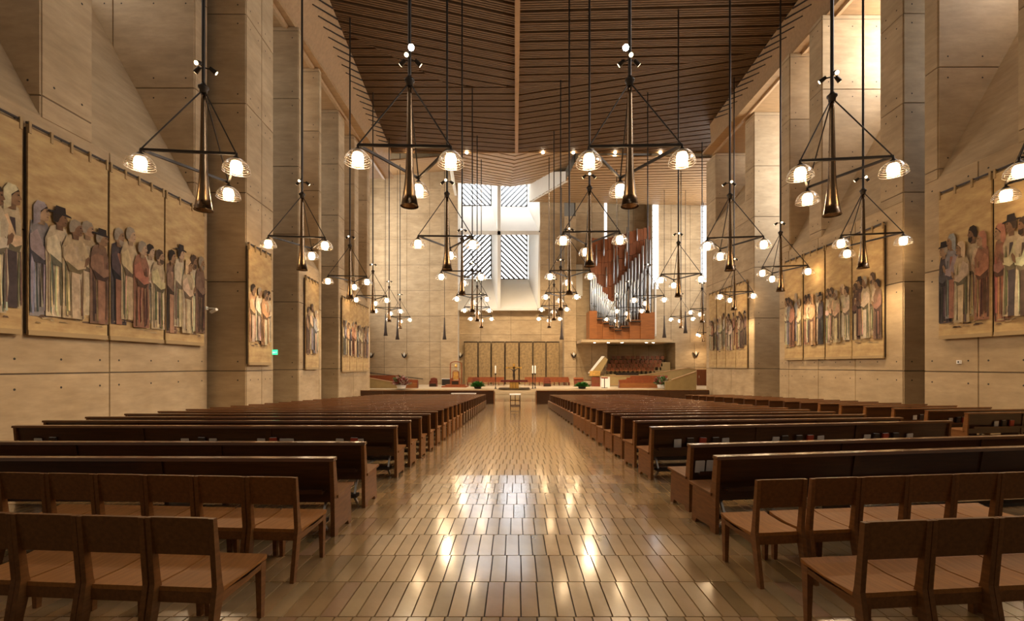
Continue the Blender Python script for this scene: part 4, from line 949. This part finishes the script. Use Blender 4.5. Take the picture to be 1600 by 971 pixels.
# stair parapet left of the choir: white sloping coping on a bronze-coloured wall
t = thing('stair_parapet', 'sloping stair parapet with a bright white coping beside the choir', 'parapet', san(921, 58.2)); S0 = Vector(((921-HX)*58.2/F, 58.2, SAN))
q = [P(920, 588, 58.2), P(936, 588, 58.2), P(950, 562, 58.2), P(943, 557, 58.2), P(921, 583, 58.2)]
m = MB(); m.prism([p-S0 for p in q], (0, .5, 0)); m.build('side_wall', 'parapet', t)
q = [P(920, 583.5, 58.1), P(923, 583.5, 58.1), P(945, 557, 58.1), P(941.5, 557, 58.1)]
m = MB(); m.prism([p-S0 for p in q], (0, .7, 0)); m.build('coping', 'white_plaster', t)
m = MB(); m.box(0, 1.3, -.3, .5, (P(0, 588, 58.2).z-SAN), (P(0, 580, 58.2).z-SAN)); m.build('newel_block', 'gold_leaf', t)
m = MB(); m.box(.5, 2.4, .05, 1.0, 0, (P(0, 588, 58.2).z-SAN)); m.build('base', 'parapet', t)
# right transept: two sloping parapets with tier benches
def para(lab, pts, D, th=.35):
    t = thing('parapet_wall', lab, 'parapet', Matrix.Translation(P(pts[0][0], pts[0][1], D))); o = P(pts[0][0], pts[0][1], D)
    m = MB(); m.prism([P(x, y, D)-o for x, y in pts], (0, th, 0)); m.build('wall_face', 'parapet', t)
    for (xa, ya), (xb, yb) in zip(pts, pts[1:]):
        if ya < 604 and yb < 604 and xa != xb: m = MB(); m.bar(P(xa, ya, D)-o+Vector((0, th/2, .05)), P(xb, yb, D)-o+Vector((0, th/2, .05)), th+.08, .1); m.build('coping', 'soffit_wood', t)
para('long low tan parapet in front of the choir and piano', [(953, 588), (1000, 588), (1075, 576), (1087, 578), (1087, 602), (953, 602)], 57.5)
para('near sloping tan parapet of the right transept beside the far tapestries', [(1050, 595), (1088, 582), (1088, 613), (1040, 613), (1040, 597)], 50.6)
para('sloping tan parapet of the left transept beside the far tapestries', [(560, 588), (577, 592), (622, 600), (640, 612), (640, 614), (560, 614)], 52.8)
for i in range(4):
    D = 53.2+.9*i; x0, x1 = 968+6*i, 1030+5*i; y = 603.5-3.2*i; z = EYE+(HY-y)*D/F
    t = thing('tier_bench', '%s long wooden tier bench of the right transept, lowest counted first' % ORD[i+1], 'bench', Matrix.Translation(((x0-HX)*D/F, D, max(z-.45, SAN))), 'tier benches of the transepts'); L = (x1-x0)*D/F
    m = MB(); m.box(0, L, 0, .4, .0, .12+.45); m.build('seat', 'organ_case', t); m = MB(); m.box(0, L, .38, .44, .1, .95); m.build('backrest', 'red_wood', t)
    m = MB(); m.box(-.04, .02, -.05, .45, 0, .75); m.build('end_panel', 'dark_red_wood', t)
for i in range(4):
    D = 53.2+.9*i; x0, x1 = 540, 652-9*i; y = 606-4.2*i; z = EYE+(HY-y)*D/F
    t = thing('tier_bench', '%s long wooden tier bench of the left transept, lowest counted first' % ORD[i+1], 'bench', Matrix.Translation(((x0-HX)*D/F, D, max(z-.45, SAN))), 'tier benches of the transepts'); L = (x1-x0)*D/F
    m = MB(); m.box(0, L, 0, .4, .0, .57); m.build('seat', 'organ_case', t); m = MB(); m.box(0, L, .38, .44, .1, .95); m.build('backrest', 'red_wood', t)
    m = MB(); m.box(L-.02, L+.04, -.05, .45, 0, .75); m.build('end_panel', 'dark_red_wood', t)
t = thing('handrail', 'thin dark handrail sloping along the left transept wall', 'handrail', Matrix.Translation(P(570, 582, 62.8)))
m = MB(); o = P(570, 582, 62.8); m.tube((0, -.1, 0), P(661, 592.5, 62.8)-o+Vector((0, -.1, 0)), .05, n=8); m.build('rail', 'rail_metal', t)
for f in (.1, .5, .9): m = MB(); q = (P(661, 592.5, 62.8)-o)*f; m.tube(q+Vector((0, -.1, 0)), q+Vector((0, .18, -.08)), .03, n=6); m.build('bracket', 'rail_metal', t)
m = MB(); a, b = P(1089, 578, 60), P(1106, 610, 60); m.box(a.x, b.x, 60, 60.1, SAN, a.z); dd = m.build('door_1', 'organ_wood'); tag(dd, kind='structure'); m = MB(); m.tube((a.x+.25, 59.95, SAN+1.0), (a.x+.25, 59.95, SAN+1.3), .03); m.build('door_handle', 'steel', dd)
# wall sconces: shells with a pale flame-shaped glass
for i, (x, y, D) in enumerate(((580, 556, 62.9), (632, 556, 62.9), (719.5, 556, 64.0), (896.5, 556, 61.9), (1087, 554.5, 62.9))):
    t = thing('wall_sconce', '%s dark shell-shaped wall sconce from the left on the back wall' % ORD[i+1], 'sconce', Matrix.Translation(P(x, y, D)), 'shell wall sconces')
    for s in (-1, 1):
        m = MB(); m.prism([(0, 0, -.35), (s*.22, 0, -.22), (s*.42, 0, .35), (s*.2, 0, .1), (s*.06, 0, -.02)], (0, -.18, 0)); m.build('shell_wing', 'dark_bronze', t)
    m = MB(); m.lathe([(0, -.15), (.09, -.05), (.10, .15), (.03, .42), (0, .45)], c=(0, -.12, 0), n=10); m.build('glass', 'candle', t)
# exit sign on its pier and the security camera
p = P(424.5, 551, 20.45); t = thing('exit_sign', 'small glowing green exit sign at the edge of the left pier', 'sign', Matrix.Translation((-10.62, 20.2, p.z)))
m = MB(); m.box(-.02, .20, -.02, .02, -.11, .11); m.build('housing', 'exit_green', t)
m = MB(); 
def glyph(mb, ch, x, z, s):
    st_ = {'E': [(0, 0, 0, 1), (0, 0, .6, 0), (0, .5, .5, .5), (0, 1, .6, 1)], 'X': [(0, 0, .6, 1), (0, 1, .6, 0)], 'I': [(.3, 0, .3, 1)], 'T': [(.3, 0, .3, 1), (0, 1, .6, 1)]}[ch]
    for a, b, c, d in st_: mb.bar((x+a*s, -.024, z+b*s), (x+c*s, -.024, z+d*s), .006, .012)
for k, ch in enumerate('EXIT'): glyph(m, ch, .0+.048*k, -.045, .06)
m.build('lettering', 'sign_white', t)
p = P(329, 482, 17.6); t = thing('security_camera', 'small cream security camera on an arm at the left pier corner', 'camera', Matrix.Translation((-11.85, 17.55, p.z)))
m = MB(); m.box(0, .12, -.06, .06, -.06, .06); m.build('mount', 'candle', t); m = MB(); m.tube((.1, 0, 0), (.42, 0, -.02), .025); m.build('arm', 'candle', t)
m = MB(); m.tube((.30, -.05, -.16), (.56, -.12, -.06), .06, .055, n=10); m.tube((.42, 0, -.02), (.44, -.07, -.1), .02); m.build('housing', 'candle', t)
p = P(1498.5, 566, 15.1); t = thing('wall_outlet', 'small white outlet box under the near right tapestries', 'outlet', Matrix.Translation((14.57, 15.1, p.z)))
m = MB(); m.box(-.05, .0, -.07, .07, -.06, .06); m.build('box', 'white_cloth', t); m = MB(); m.box(-.056, -.05, -.02, .02, -.03, .03); m.build('socket', 'dark_metal', t)
